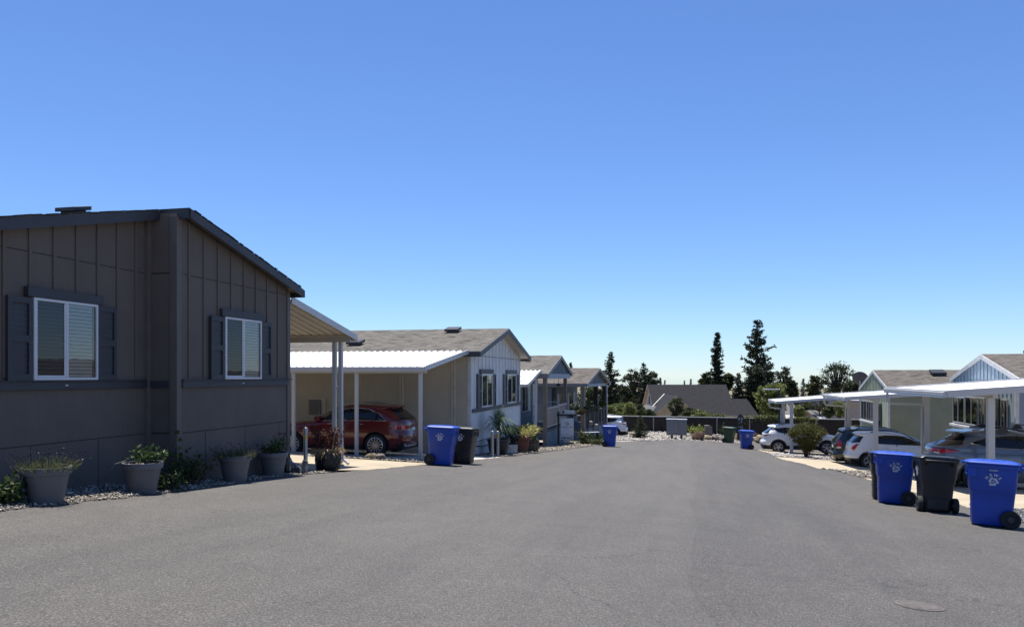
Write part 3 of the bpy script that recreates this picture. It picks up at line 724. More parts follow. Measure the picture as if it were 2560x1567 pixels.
# ------------------------------------------------------------------ 3. the blue grey porch house
def railing(par, x, ya, yb, z0, z1, m, pitch=.13, w=.035, name='railing'):
    r = MB(); r.box(x - .04, x + .04, ya, yb, z1 - .09, z1); r.box(x - .03, x + .03, ya, yb, z0, z0 + .08)
    n = int((yb - ya) / pitch)
    for i in range(1, n): 
        y = ya + (yb - ya) * i / n; r.box(x - .02, x + .02, y - w / 2, y + w / 2, z0 + .08, z1 - .09)
    return r.build(name, m, par)
def house_porch():
    X0, T0 = -7.1, 42.9; zg = ground(X0, T0)
    h = thing('manufactured_house', 'blue grey house with an open brown railed porch behind the sale sign', 'house', (X0, T0, zg))
    Z = lambda z: z - zg; zr, k = 1.17, .235; y0, y1 = -4.0, 3.6; xb = -1.95
    w = MB(); gable_wall(w, -15, xb, y0 + .05, y1 - .05, -.9, Z(zr) + k * y0 - .1, Z(zr) - k * y1 - .1, 0, Z(zr) - .1); w.build('wall', MATS['siding_gray_blue'], h)
    g = MB(); g.prism([(y0 + .1, Z(zr) + k * y0 - .1), (y1 - .05, Z(zr) + k * y0 - .1), (y1 - .05, Z(zr) - k * y1 - .1), (0, Z(zr) - .12)], 'x', -.1, 0)
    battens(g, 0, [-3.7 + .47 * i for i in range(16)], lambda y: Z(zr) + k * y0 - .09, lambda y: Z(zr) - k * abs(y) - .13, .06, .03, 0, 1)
    g.build('porch_gable', [MATS['siding_blue'], SEAM_AND_SHADE], h)
    b = MB(); b.box(-.16, .05, y0 - .05, y1 + .05, Z(-.13), Z(zr) + k * y0 - .102)
    for yy in (y0, y1 - .16): b.box(xb, -.17, yy, yy + .16, Z(-.13), Z(zr) + k * y0 - .102)
    b.build('porch_beam', mat('trim_blue', (.27, .31, .36), .6), h)
    for y in (-4.0, 2.6):
        p = MB(); p.box(-.2, .0, y - .1, y + .1, -.6, Z(-.132)); p.build('porch_post', TRIM_BR, h, bevel=.01)
    zd = Z(-2.78)
    d = MB(); d.box(xb, .02, y0, y1, zd - .1, zd); d.build('porch_deck', mat('deck_boards', (.09, .085, .085), .7), h)
    s = MB(); s.box(-.04, -.005, y0 + .11, y1 - .02, -.9, zd - .11); s.box(-.08, .01, -1.2, -1.1, -.6, zd - .11)
    s.build('skirting', MATS['siding_blue'], h)
    sw = MB(); sw.box(-.02, .05, 1.1, y1 - .3, -.55, zd - .12); sw.build('skirting_panel', TRIM_BG, h)
    railing(h, -.03, y0 + .11, -.5, zd + .12, zd + 1.16, TRIM_BG); railing(h, -.03, -.3, 2.48, zd + .12, zd + 1.2, TRIM_BG)
    p = MB(); p.box(-.08, .03, -.49, -.31, zd, zd + 1.25); p.build('rail_post', TRIM_BG, h)
    sh = MB(); sh.box(xb, -.3, y1 - .12, y1 - .06, zd + 1.18, zd + 1.24); sh.build('shelf', TRIM_WH, h)
    window(h, xb + .01, -1.3, .35, Z(-2.0), Z(-.5), blind='curtain', split=.55); shutter(h, xb + .02, .4, 1.1, Z(-2.0), Z(-.5), TRIM_WH)
    dr = MB(); dr.box(xb, xb + .06, 1.75, 3.1, zd, Z(-.45)); do = dr.build('door', mat('door_white', (.6, .62, .64), .5), h)
    kn = MB(); kn.lathe([(.0, 0), (.04, .02), (.04, .05), (.0, .07)], 10, (xb + .06, 1.9, zd + 1.0), 'x', cap0=False, cap1=False); kn.build('door_knob', STEEL, do)
    r = MB(); ov = .1; yl, yr = -4.45, 4.1
    roof_slab(r, -15.3, ov, 0, Z(zr), yr, Z(zr) - k * yr, .09); roof_slab(r, -15.3, ov, -.003, Z(zr) - .002, yl, Z(zr) + k * yl, .09)
    r.build('roof', [MATS['shingles_tan'], SOFFIT_T], h)
    f = MB(); rake(f, ov, ov + .03, 0, Z(zr), yr, Z(zr) - k * yr, .2, .015); rake(f, ov, ov + .03, 0, Z(zr) + .001, yl, Z(zr) + k * yl, .2, .015)
    f.box(-15.3, ov, yl - .03, yl - .001, Z(zr) + k * yl - .2, Z(zr) + k * yl - .02); f.box(-15.3, ov, yr + .001, yr + .03, Z(zr) - k * yr - .2, Z(zr) - k * yr - .02)
    f.build('fascia', mat('trim_grey', (.2, .195, .195), .6), h)
    # hanging wind chime and lamp under the porch
    o = thing('wind_chime', 'dark hanging chime under the blue grey porch gable', 'wind chime', (-7.3, 42.2, -.14))
    c = MB(); c.tube([(0, 0, 0), (0, 0, -.55)], .008, 5); c.build('cord', BLACKPL, o)
    c = MB()
    for i in range(6): c.tube([(.09 * math.cos(i * 1.05), .09 * math.sin(i * 1.05), -.55), (.09 * math.cos(i * 1.05), .09 * math.sin(i * 1.05), -1.05 - .05 * i)], .022, 6)
    c.lathe([(.12, -.57), (.12, -.53)], 10); c.build('chime_tubes', BLACKPL, o)
    o = thing('porch_lamp', 'small dark ceiling lamp near the right post of the blue grey porch', 'lamp', (-7.5, 44.9, -.14))
    c = MB(); c.tube([(0, 0, 0), (0, 0, -.3)], .012, 6); c.build('lamp_rod', BLACKPL, o)
    c = MB(); c.lathe([(.02, -.28), (.17, -.4), (.16, -.42), (.02, -.36)], 12); c.build('lamp_shade', BLACKPL, o)
house_porch()

# ------------------------------------------------------------------ 4. the last house on the left, turned a little to the right
def house_last():
    zg = ground(-7, 54); h = thing('manufactured_house', 'grey house with a dark railed porch and hanging baskets, farthest on the left', 'house', (-6.19, 54.03, zg), -R(5))
    Z = lambda z: z - zg; zr, k = .57, .25; y0, y1 = -3.85, 3.85; xb = -2.4
    w = MB(); gable_wall(w, -15, xb, y0, y1, -.9, Z(zr) + k * y0 - .1, Z(zr) - k * y1 - .1, 0, Z(zr) - .1); w.build('wall', MATS['siding_gray_blue'], h)
    g = MB(); g.prism([(y0, Z(zr) + k * y0 - .12), (y1, Z(zr) - k * y1 - .12), (0, Z(zr) - .12)], 'x', -.3, -.2)
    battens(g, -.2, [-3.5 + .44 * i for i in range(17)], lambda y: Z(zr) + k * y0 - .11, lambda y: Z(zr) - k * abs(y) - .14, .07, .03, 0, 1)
    g.build('porch_gable', [MATS['siding_blue'], SEAM_AND_SHADE], h)
    v = MB(); v.box(-.2, -.14, -.9, -.3, Z(-.2), Z(.15)); v.build('gable_vent', TRIM_BK, h)
    b = MB(); b.box(-.34, -.14, y0 - .2, y1 + .1, Z(-.72), Z(zr) + k * y0 - .122); b.box(xb, -.35, y0, y0 + .18, Z(-.72), Z(zr) + k * y0 - .122)
    b.build('porch_beam', mat('trim_blue', (.27, .31, .36), .6), h)
    for y, m, x in ((y0 + .1, TRIM_BR, -.25), (.5, TRIM_BK, -.25), (y1 - .3, TRIM_BK, -.25)):
        p = MB(); p.box(x - .16, x + .12, y - .16, y + .16, -.3, Z(-.722)); p.build('porch_post', m, h, bevel=.01)
    zd = Z(-3.45)
    d = MB(); d.box(xb, -.1, y0 - .1, y1, zd - .12, zd); d.build('porch_deck', mat('deck_boards', (.09, .085, .085), .7), h)
    s = MB(); s.box(-.2, -.14, y0, y1, -.8, zd - .125); s.box(xb, -.2, y0 - .06, y0 - .01, -.8, zd - .125); s.build('skirting', MATS['siding_blue'], h)
    railing(h, -.18, y0 + .28, .33, zd + .1, zd + 1.15, TRIM_BK, .1, .05); railing(h, -.18, .68, y1 - .48, zd + .1, zd + 1.15, TRIM_BK, .1, .05)
    for y in (-2.4, -1.0, 1.6, 2.6):
        p = MB(); p.box(-.13, -.09, y - .04, y + .04, zd, zd + 1.2); p.build('rail_post', mat('trim_grey', (.2, .195, .195), .6), h)
    dr = MB(); dr.box(xb, xb + .07, -3.6, -2.7, zd, Z(-1.2)); dr.build('door', TRIM_BK, h)
    for w0, w1 in ((-1.9, -.9), (1.0, 2.3)):
        window(h, xb + .01, w0, w1, Z(-2.75), Z(-1.2), blind=None, split=.5, vin=TRIM_BR); shutter(h, xb + .02, w0 - .5, w0 - .02, Z(-2.75), Z(-1.2), TRIM_WH); shutter(h, xb + .02, w1 + .02, w1 + .5, Z(-2.75), Z(-1.2), TRIM_WH)
    r = MB(); ov = .1; ye = 4.1
    roof_slab(r, -15.3, ov, 0, Z(zr), ye, Z(zr) - k * ye, .09); roof_slab(r, -15.3, ov, -.003, Z(zr) - .002, -ye - .1, Z(zr) - k * (ye + .1), .09)
    rf = r.build('roof', [MATS['shingles_red'], SOFFIT_T], h)
    for x, y in ((-5.4, -1.0), (-13, -3.2), (-10.6, -2.9)): vent_box(rf, BLACKPL, x, y, Z(zr) - k * abs(y), 0, k, 1.35)
    f = MB(); rake(f, ov, ov + .03, 0, Z(zr), ye, Z(zr) - k * ye, .2, .015); rake(f, ov, ov + .03, 0, Z(zr) + .001, -ye - .1, Z(zr) - k * (ye + .1), .2, .015)
    f.box(-15.3, ov, -ye - .13, -ye - .101, Z(zr) - k * (ye + .1) - .2, Z(zr) - k * (ye + .1) - .02)
    f.build('fascia', mat('trim_grey', (.2, .195, .195), .6), h)
    d = MB(); d.tube([(.05, ye - .1, Z(-.5)), (.05, ye - .15, Z(-.62)), (-.1, ye - .45, Z(-.9)), (-.1, ye - .45, Z(-3.8))], .05, 6); d.build('downspout', TRIM_WH, h)
house_last()

# ------------------------------------------------------------------ right hand houses (local x points at the street, local y towards the camera)
def house_right(label, X0, T0, zr, k, yn, yf, siding_m, side_m, roofm, wins, door, L=16):
    zg = ground(X0, T0); h = thing('manufactured_house', label, 'house', (X0, T0, zg), math.pi)
    Z = lambda z: z - zg
    w = MB(); gable_wall(w, -L, 0, -yf, yn, -.9, Z(zr) - k * yf - .1, Z(zr) - k * yn - .1, 0, Z(zr) - .1)
    n = int((yn + yf) / .42)
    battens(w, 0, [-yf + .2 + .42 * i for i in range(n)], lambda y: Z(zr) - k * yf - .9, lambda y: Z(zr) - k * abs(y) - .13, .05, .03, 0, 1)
    w.box(-.001, .012, -yf + .1, yn - .1, Z(zr) - k * yf - .16, Z(zr) - k * yf - .14)
    w.build('wall', [siding_m, SEAM_AND_SHADE], h)
    s = MB(); s.box(-L, -.1, yn + .002, yn + .012, -.9, Z(zr) - k * yn - .1)
    s.build('side_wall', side_m, h)
    c = MB(); c.box(-.1, .03, yn - .08, yn + .03, -.6, Z(zr) - k * yn - .12); c.box(-.1, .03, -yf - .02, -yf + .09, -.6, Z(zr) - k * yf - .12)
    c.build_each('corner_board', TRIM_WH, h)
    r = MB(); ov = .03; a, b = yn + .4, yf + .4
    roof_slab(r, -L - .3, ov, 0, Z(zr), a, Z(zr) - k * a, .08); roof_slab(r, -L - .3, ov, -.003, Z(zr) - .002, -b, Z(zr) - k * b, .08)
    rf = r.build('roof', [roofm, SOFFIT_W], h)
    f = MB(); rake(f, ov, ov + .03, 0, Z(zr), a, Z(zr) - k * a, .2, .02); rake(f, ov, ov + .03, 0, Z(zr) + .001, -b, Z(zr) - k * b, .2, .02)
    f.box(-L - .3, ov, a + .001, a + .03, Z(zr) - k * a - .19, Z(zr) - k * a - .02); f.box(-L - .3, ov, -b - .03, -b - .001, Z(zr) - k * b - .19, Z(zr) - k * b - .02)
    f.build('fascia', TRIM_WH, h)
    for y0, y1, z0, z1, sp in wins: window(h, .03, y0, y1, Z(z0), Z(z1), fw=.055, blind=None, split=sp, vin=mat('window_vinyl_shaded', (.34, .34, .34), .5))  # carport shade put into a darker copy of the vinyl
    sl = MB(); y0 = min(q[0] for q in wins); y1 = max(q[1] for q in wins); z0 = min(q[2] for q in wins)
    sl.box(.0, .18, y0 - .2, y1 + .1, Z(z0) - .12, Z(z0) - .01); sl.build('window_sill', TRIM_WH, h, bevel=.008)
    d = MB(); d.box(.0, .08, door[0], door[1], Z(door[2]), Z(door[3])); dd = d.build('door', mat('door_dark', (.03, .028, .027), .5), h)
    p = MB(); p.box(.081, .09, door[0] + .15, door[1] - .15, Z(door[2]) + .9, Z(door[3]) - .15); p.build('door_pane', mat('dark_pane', (.012, .013, .015), .06, var=0), dd)
    kn = MB(); kn.lathe([(.0, 0), (.04, .02), (.04, .05), (.0, .07)], 10, (.08, door[0] + .12, Z(door[2]) + .95), 'x', cap0=False, cap1=False); kn.build('door_knob', STEEL, dd)
    return h, rf, Z
h, rf, Z = house_right('pale blue house with a batten gable and white rake boards at the far right', 12.7, 38.02, .98, .255, 3.68, 3.75, MATS['siding_sky'], MATS['siding_bluegray'], MATS['shingles_red'],
    [(-3.6, -2.0, -2.25, -1.0, .45), (-1.9, -.3, -2.25, -.95, .5), (-.2, .55, -2.25, -.95, .5), (2.35, 3.0, -2.3, -.95, .5)], (1.2, 2.1, -3.6, -.95))
vent_box(rf, BLACKPL, -1.9, .5, Z(.98) - .128, 0, -.255, 1.3)
d = MB(); d.tube([(-.5, 3.78, Z(-.2)), (-.5, 3.78, Z(-3.6))], .05, 6); d.build('downspout', TRIM_WH, h)
h, rf, Z = house_right('sage green house with a narrow batten gable beyond the middle white carport', 12.0, 55.4, .41, .29, 3.9, 3.9, MATS['siding_green'], MATS['siding_green_groove'], MATS['shingles_red'],
    [(-3.4, -1.7, -3.05, -1.7, .5), (-1.6, -.4, -3.05, -1.7, .5), (-.3, .6, -3.05, -1.7, .5)], (1.2, 2.3, -4.6, -1.75), L=20)
vent_box(rf, BLACKPL, -3.6, 1.1, Z(.41) - .32, 0, -.29, 1.6)

# ------------------------------------------------------------------ flat white carports on the right
def flat_carport(label, x0, x1, t0, t1, z0, dep, posts, slope=.075):
    zg = ground(x0, t0); h = thing('carport', label, 'carport', (x0, t0, zg), 0, 'flat white carports on the right')
    Z = lambda z: z - zg; L = x1 - x0; W = t1 - t0
    zt = lambda x: Z(z0) + slope * x
    r = MB()                       # interlocking roof pans
    n = int(W / .305); q = W / n
    for i in range(n):
        a, b = i * q, (i + 1) * q
        for c0, c1, dz in ((a, a + .02, .002), (a + .02, b, 0)):
            v = [(x, y, zt(x) + e) for x, y, e in ((.02, c0, dz - .012), (L, c0, dz - .012), (L, c1, dz - .012), (.02, c1, dz - .012))]
            v += [(x, y, z - .06 - dz) for x, y, z in v]
            r.add(v, [(0, 1, 2, 3), (7, 6, 5, 4), (0, 4, 5, 1), (1, 5, 6, 2), (2, 6, 7, 3), (3, 7, 4, 0)])
    r.build('roof_panel', ALUROOF, h)
    g = MB(); H = dep              # ridged gutter along the street end
    prof = [(0, 0), (0, -H * .2), (-.025, -H * .25), (-.025, -H * .42), (.0, -H * .47), (-.025, -H * .52), (-.025, -H * .7), (.0, -H * .76), (-.02, -H), (.06, -H), (.06, 0)]
    g.prism([(x, zt(0) + .03 + z) for x, z in prof][::-1], 'y', -.02, W + .02); g.build('gutter', ALU, h)
    f = MB()
    for y in (-.02, W + .02): f.beam((.062, y, zt(.06) + .03 - H / 2), (L, y, zt(L) + .03 - H / 2), .04, H)
    f.build_each('edge_trim', ALU, h)
    bx = posts[0][0] - x0
    bm = MB(); bm.box(bx - .06, bx + .06, .05, W - .05, zt(bx) - .24, zt(bx) - .075); bm.box(L - .3, L - .2, .05, W - .05, zt(L - .3) - .24, zt(L - .3) - .075); bm.build('beam', ALU, h)
    for x, t in posts:
        xx, yy = x - x0, t - t0; p = MB(); zb = ground(x, t) - zg
        p.box(xx - .085, xx + .085, yy - .085, yy + .085, zb, zt(xx) - .242); p.build('post', ALU, h, bevel=.012)
    d = MB(); xx, yy = posts[1][0] - x0, posts[1][1] - t0     # downspout from gutter to the far post
    zb = ground(*posts[1]) - zg
    d.tube([(.02, W - .35, zt(0) - H + .03), (.02, W - .35, zt(0) - H - .22), (.1, W - .36, zt(0) - H - .33), (xx - .14, yy - .04, zt(xx) - .62), (xx - .13, yy, zt(xx) - .75), (xx - .13, yy, zb + .05)], .04, 8)
    d.build('downspout', ALU, h, shade=True)
    return h
flat_carport('nearest flat white carport, roofing over the grey SUV behind the bins', 6.5, 12.3, 22.1, 28.45, -.41, .18, [(7.72, 22.5), (7.72, 28.1), (12.1, 22.5), (12.1, 28.1)])
flat_carport('middle flat white carport, roofing over the small white SUV and the dark green van', 6.2, 12.5, 33.55, 39.0, -.87, .15, [(7.45, 34.0), (7.3, 38.7)], .07)
flat_carport('farthest flat white carport, beside the round leafy bush', 4.78, 11.8, 45.3, 49.8, -1.44, .14, [(5.62, 45.6), (5.62, 49.4)], .085)
# ------------------------------------------------------------------ vehicles: a body lofted from horizontal slices
def crv(pts):
    """smooth curve through (z, value) points"""
    P = sorted(pts)
    def f(z):
        if z <= P[0][0]: return P[0][1]
        if z >= P[-1][0]: return P[-1][1]
        for i in range(len(P) - 1):
            if z <= P[i + 1][0]:
                (z0, a), (z1, b) = P[i], P[i + 1]; u = (z - z0) / (z1 - z0)
                m = lambda j: (P[min(j + 1, len(P) - 1)][1] - P[max(j - 1, 0)][1]) / max(1e-6, P[min(j + 1, len(P) - 1)][0] - P[max(j - 1, 0)][0])
                d = (b - a) / (z1 - z0)
                m0, m1 = m(i), m(i + 1)
                if d == 0: m0 = m1 = 0
                else:
                    m0 = max(0, min(m0 / d, 2.5)) * d; m1 = max(0, min(m1 / d, 2.5)) * d
                h = z1 - z0; u2, u3 = u * u, u * u * u
                return (2 * u3 - 3 * u2 + 1) * a + (u3 - 2 * u2 + u) * h * m0 + (-2 * u3 + 3 * u2) * b + (u3 - u2) * h * m1
    return f
TYRE = mat('tyre_rubber', (.018, .018, .019), .8, bmp=.3, bscale=30)
CARGLASS = None
def _cg():
    m, nt, b = nodes_of('tinted_glass'); b.inputs['Base Color'].default_value = (.006, .007, .008, 1); b.inputs['Roughness'].default_value = .03
    n = noise(nt, coords(nt), 3, 3); r = nt.nodes.new('ShaderNodeMapRange'); nt.links.new(n, r.inputs[0]); r.inputs[3].default_value = .02; r.inputs[4].default_value = .06
    nt.links.new(r.outputs[0], b.inputs['Roughness']); return m
CARGLASS = _cg()
REDLENS = mat('red_lens', (.36, .01, .012), .12, spec=.6, coat=.6); WHITELENS = mat('clear_lens', (.6, .6, .6), .15)
CHROME = mat('chrome_trim', (.75, .75, .76), .18, 1.0); RIM = mat('alloy_rim', (.5, .5, .52), .3, .85); DARKRIM = mat('dark_rim', (.05, .05, .055), .4, .6)
PLATE = mat('licence_plate_white', (.62, .62, .6), .5); UNDER = mat('underbody_black', (.008, .008, .008), .9)

def make_wheel(r, w, spokes, rimr, twin=False):
    t = MB(); rr = r
    t.lathe([(rimr, -w / 2), (rr - .03, -w / 2), (rr, -w / 2 + .035), (rr, w / 2 - .035), (rr - .03, w / 2), (rimr, w / 2), (rimr - .01, 0)], 40, axis='y', cap0=False, cap1=False)
    b = MB(); b.lathe([(rimr, -w / 2 + .004), (rimr - .022, -w / 2 - .006), (rimr - .03, -w / 2 + .02), (rimr - .02, w / 2)], 40, axis='y', cap0=False, cap1=False)
    b.lathe([(.0, -w / 2 + .012), (.065, -w / 2 + .012), (.07, -w / 2 + .04)], 20, axis='y', cap0=False, cap1=False)
    for i in range(spokes):
        a = 2 * math.pi * i / spokes
        for off in ((-.1, .1) if twin else (0,)):
            a0, a1 = a + off * .6, a + off * 1.6
            p = Vector((.05 * math.cos(a0), -w / 2 + .02, .05 * math.sin(a0))); q = Vector(((rimr - .02) * math.cos(a1), -w / 2 + .006, (rimr - .02) * math.sin(a1)))
            b.beam(p, q, .03 if spokes > 8 or twin else .075, .025, up=(0, 1, 0))
    d = MB(); d.lathe([(.0, -w / 2 + .07), (rimr - .01, -w / 2 + .07)], 24, axis='y', cap0=False, cap1=False)
    return t, b, d

class Car:
    def __init__(s, name, label, loc, rotz, rear, front, width, L, H, zb, n_r=4.6, n_f=3.2, wheels=(1, 3.7), wr=.36, group=None, cat='car'):
        s.t = thing(name, label, cat, loc, rotz, group)
        s.r, s.f, s.w = crv(rear), crv(front), crv(width); s.L, s.H, s.zb, s.nr, s.nf, s.wh, s.wr = L, H, zb, n_r, n_f, wheels, wr
    def y(s, x, z):
        a, b = s.r(z), s.f(z); c = (a + b) / 2; h = (b - a) / 2; u = min(1, abs((x - c) / h)); n = s.nr if x < c else s.nf
        return s.w(z) * max(0, 1 - u ** n) ** (1 / n)
    def x(s, y, z, end=-1):
        a, b = s.r(z), s.f(z); c = (a + b) / 2; h = (b - a) / 2; n = s.nr if end < 0 else s.nf
        return c + end * h * max(0, 1 - min(1, abs(y / s.w(z))) ** n) ** (1 / n)
    def ray(s, px, py, ang, z):
        lo, hi = 0, 4.0; ca, sa = math.cos(ang), math.sin(ang); a, b = s.r(z), s.f(z); c = (a + b) / 2; h = (b - a) / 2
        for _ in range(26):
            m = (lo + hi) / 2; X, Y = px + m * ca, py + m * sa; n = s.nr if X < c else s.nf
            if abs((X - c) / h) ** n + abs(Y / s.w(z)) ** n < 1: lo = m
            else: hi = m
        return px + lo * ca, py + lo * sa
    def body(s, m_body, m_low, z_low, z_fine=(.9, 1.15)):
        zs = []
        z = s.zb
        while z < s.H - 1e-6:
            zs.append(z); z += .014 if z_fine[0] < z < z_fine[1] or z > s.H - .14 else .03
        zs.append(s.H)
        NS, NE = 64, 16
        def ring(z):
            a, b = s.r(z), s.f(z); c = (a + b) / 2; h = (b - a) / 2; k = .90; out = []
            xs = [c - h * k + 2 * h * k * i / NS for i in range(NS + 1)]
            y1 = s.y(c + h * k, z); y0 = s.y(c - h * k, z)
            for x in xs: out.append((x, -s.y(x, z), z))
            for i in range(1, NE): yy = -y1 * (math.cos(math.pi * i / NE)); out.append((s.x(yy, z, 1), yy, z))
            for x in xs[::-1]: out.append((x, s.y(x, z), z))
            for i in range(1, NE): yy = y0 * (math.cos(math.pi * i / NE)); out.append((s.x(yy, z, -1), yy, z))
            return out
        rings = [ring(z) for z in zs]; n = len(rings[0]); V = [list(p) for r in rings for p in r]
        Ra = s.wr + .055; zc = s.wr
        def dead(f):
            cx = sum(V[i][0] for i in f) / 4; cy = sum(V[i][1] for i in f) / 4; cz = sum(V[i][2] for i in f) / 4
            return abs(cy) > .55 and any((cx - w) ** 2 + (cz - zc) ** 2 < Ra * Ra for w in s.wh)
        keep = []; gone = set(); used = set()
        for i in range(len(rings) - 1):
            for k in range(n):
                f = (i * n + k, i * n + (k + 1) % n, (i + 1) * n + (k + 1) % n, (i + 1) * n + k)
                if dead(f): gone |= set(f)
                else: keep.append((f, (zs[i] + zs[i + 1]) / 2)); used |= set(f)
        for vi in gone & used:
            p = V[vi]
            for w in s.wh:
                dx, dz = p[0] - w, p[2] - zc; d = math.hypot(dx, dz)
                if d < Ra + .08 and d > 1e-3: p[0], p[2] = w + dx / d * Ra, max(s.zb, zc + dz / d * Ra)
        up, lo = MB(), MB(); up.v = [tuple(p) for p in V]; lo.v = list(up.v)
        for f, z in keep:
            t = lo if z < z_low else up; t.f.append(f); t.m.append(0)
        up.f.append(tuple((len(rings) - 1) * n + k for k in range(n))); up.m.append(0)
        def clean(mb):
            us = sorted({i for f in mb.f for i in f}); mp = {o: k for k, o in enumerate(us)}
            mb.v = [mb.v[i] for i in us]; mb.f = [tuple(mp[i] for i in f) for f in mb.f]; return mb
        b = clean(up).build('body', m_body, s.t, shade=40)
        c = clean(lo).build('lower_cladding', m_low, s.t, shade=40)
        u = MB()                                   # floor and dark wheel housings
        u.box(s.r(.5) + .12, s.f(.5) - .12, -s.w(.5) * .8, s.w(.5) * .8, s.zb - .0, s.zb + .18)
        for w in s.wh:
            for sg in (-1, 1):
                ww = s.w(.6)
                vs = []; K = 20
                for yy in (.985 * ww, .55 * ww):
                    for k in range(K + 1):
                        a = math.pi * (-.12 + 1.24 * k / K); vs.append((w + (Ra - .002) * math.cos(a), sg * min(yy, s.y(w, .7) - .012), zc + (Ra - .002) * math.sin(a)))
                u.add(vs, [(k, k + 1, K + 2 + k, K + 1 + k) for k in range(K)] + [tuple(range(K + 1, 2 * K + 2))])
        u.build('underbody', UNDER, s.t, fix=False)
        return b
    def flares(s, m, wd=.05):
        Ra = s.wr + .05
        for w in s.wh:
            for sg in (-1, 1):
                f = MB(); vs = []; K = 28
                for k in range(K + 1):
                    a = math.pi * (-.1 + 1.2 * k / K)
                    for rr in (Ra, Ra + wd):
                        x, z = w + rr * math.cos(a), max(s.zb + .02, s.wr + rr * math.sin(a)); vs.append((x, sg * (s.y(x, z) + .008), z))
                f.add(vs, [(2 * k, 2 * k + 1, 2 * k + 3, 2 * k + 2) for k in range(K)]); f.build('wheel_arch', m, s.t, fix=False)
    def wheels(s, spokes=10, rimr=None, rimm=RIM, twin=False, w=.235):
        rimr = rimr or s.wr * .68; t, b, d = make_wheel(s.wr, w, spokes, rimr, twin); first = None
        for x in s.wh:
            for sg in (-1, 1):
                if first is None:
                    o = t.build('wheel', TYRE, s.t, shade=40); b.build('rim', rimm, o, shade=40); d.build('brake_disc', DARKRIM, o, fix=False); first = o
                else: o = copy_tree(first, s.t)
                yy = s.w(.6) - w / 2 - .012
                o.location = (x, sg * yy, s.wr); o.rotation_euler = (0, .3 * x, math.pi if sg > 0 else 0)
    def patch(s, name, m, kind, lo, hi, off=.006, sides=(1,), n=26, rows=6, piv=None, par=None):
        """a thin panel lying on the body; lo / hi = lower and upper outline [(coordinate, z)...]"""
        def samp(pts, u):
            ds = [0]
            for (a, b), (c, d) in zip(pts, pts[1:]): ds.append(ds[-1] + math.hypot(c - a, d - b))
            q = u * ds[-1]
            for i in range(len(pts) - 1):
                if q <= ds[i + 1] + 1e-9:
                    t = (q - ds[i]) / max(1e-9, ds[i + 1] - ds[i]); return lerp(pts[i][0], pts[i + 1][0], t), lerp(pts[i][1], pts[i + 1][1], t)
            return pts[-1]
        out = {}
        if 0 in sides: lo, hi, sides = [(2 * math.pi - a, z) for a, z in lo[::-1]][:-1] and lo[::-1] + [(2 * math.pi - a, z) for a, z in lo[1:]], hi[::-1] + [(2 * math.pi - a, z) for a, z in hi[1:]], (1,)
        for sg in sides:
            b = MB(); vs = []
            for j in range(rows + 1):
                for i in range(n + 1):
                    (c0, z0), (c1, z1) = samp(lo, i / n), samp(hi, i / n); v = j / rows; c, z = lerp(c0, c1, v), lerp(z0, z1, v)
                    if kind == 'side': vs.append((c, sg * (s.y(c, z) + off), z))
                    elif kind == 'rear': vs.append((s.x(c, z, -1) - off, c, z))
                    elif kind == 'front': vs.append((s.x(c, z, 1) + off, c, z))
                    else:
                        X, Y = s.ray(piv[0], piv[1], c, z); vs.append((X + off * math.cos(c), sg * (Y + off * math.sin(c)), z))
            b.add(vs, [(j * (n + 1) + i, j * (n + 1) + i + 1, (j + 1) * (n + 1) + i + 1, (j + 1) * (n + 1) + i) for j in range(rows) for i in range(n)])
            out[sg] = b.build(name, m, (par[sg] if isinstance(par, dict) else par) or s.t, fix=False)
        return out
    def line(s, name, m, kind, pts, r=.005, sides=(1,), off=.003, par=None):
        for sg in sides:
            b = MB(); q = []
            for (a, za), (c, zc) in zip(pts, pts[1:]):
                k = max(1, int(math.hypot(c - a, zc - za) / .06))
                for i in range(k): q.append((lerp(a, c, i / k), lerp(za, zc, i / k)))
            q.append(pts[-1])
            b.tube([((c, sg * (s.y(c, z) + off), z) if kind == 'side' else (s.x(c, z, -1) - off, c, z)) for c, z in q], r, 5)
            b.build(name, m, (par[sg] if isinstance(par, dict) else par) or s.t)
    def mirror(s, x, z, m):
        for sg in (-1, 1):
            b = MB(); y = s.y(x, z)
            b.rings([[(x + dx * k * .12, sg * (y + yy), z + dz * k * .085 + .04) for dx, dz in ((-1, -1), (.6, -1), (1, 0), (.6, 1), (-1, 1))] for yy, k in ((.0, .25), (.05, .9), (.14, 1), (.2, .7))])
            b.build('mirror', m, s.t, shade=50)
    def handles(s, xs, z, m):
        for x in xs:
            for sg in (-1, 1):
                b = MB(); y = s.y(x, z)
                b.tube([(x - .1, sg * (y + .005), z), (x - .07, sg * (y + .035), z + .004), (x + .07, sg * (y + .035), z + .004), (x + .1, sg * (y + .005), z)], .013, 6); b.build('door_handle', m, s.t)
    def rails(s, x0, x1, m, h=.05, w=.75):
        for sg in (-1, 1):
            b = MB(); pts = []
            for i in range(9):
                x = lerp(x0, x1, i / 8); zt = s.H - .02
                while s.r(zt) > x - .05 or s.f(zt) < x + .05: zt -= .01
                pts.append((x, sg * s.w(1.45) * w, zt + h * (1 if 0 < i < 8 else .2)))
            b.tube(pts, .018, 6); b.build('roof_rail', m, s.t)

def widths(W, zbelt, H, tumble=.8):
    return [(.18, W * .86), (.3, W * .95), (.5, W * .985), (.72, W), (.92, W * .99), (zbelt, W * .955), (lerp(zbelt, H, .45), W * lerp(.955, tumble, .5)), (H - .16, W * tumble), (H - .08, W * (tumble - .06)), (H - .03, W * (tumble - .18)), (H, W * (tumble - .42))]

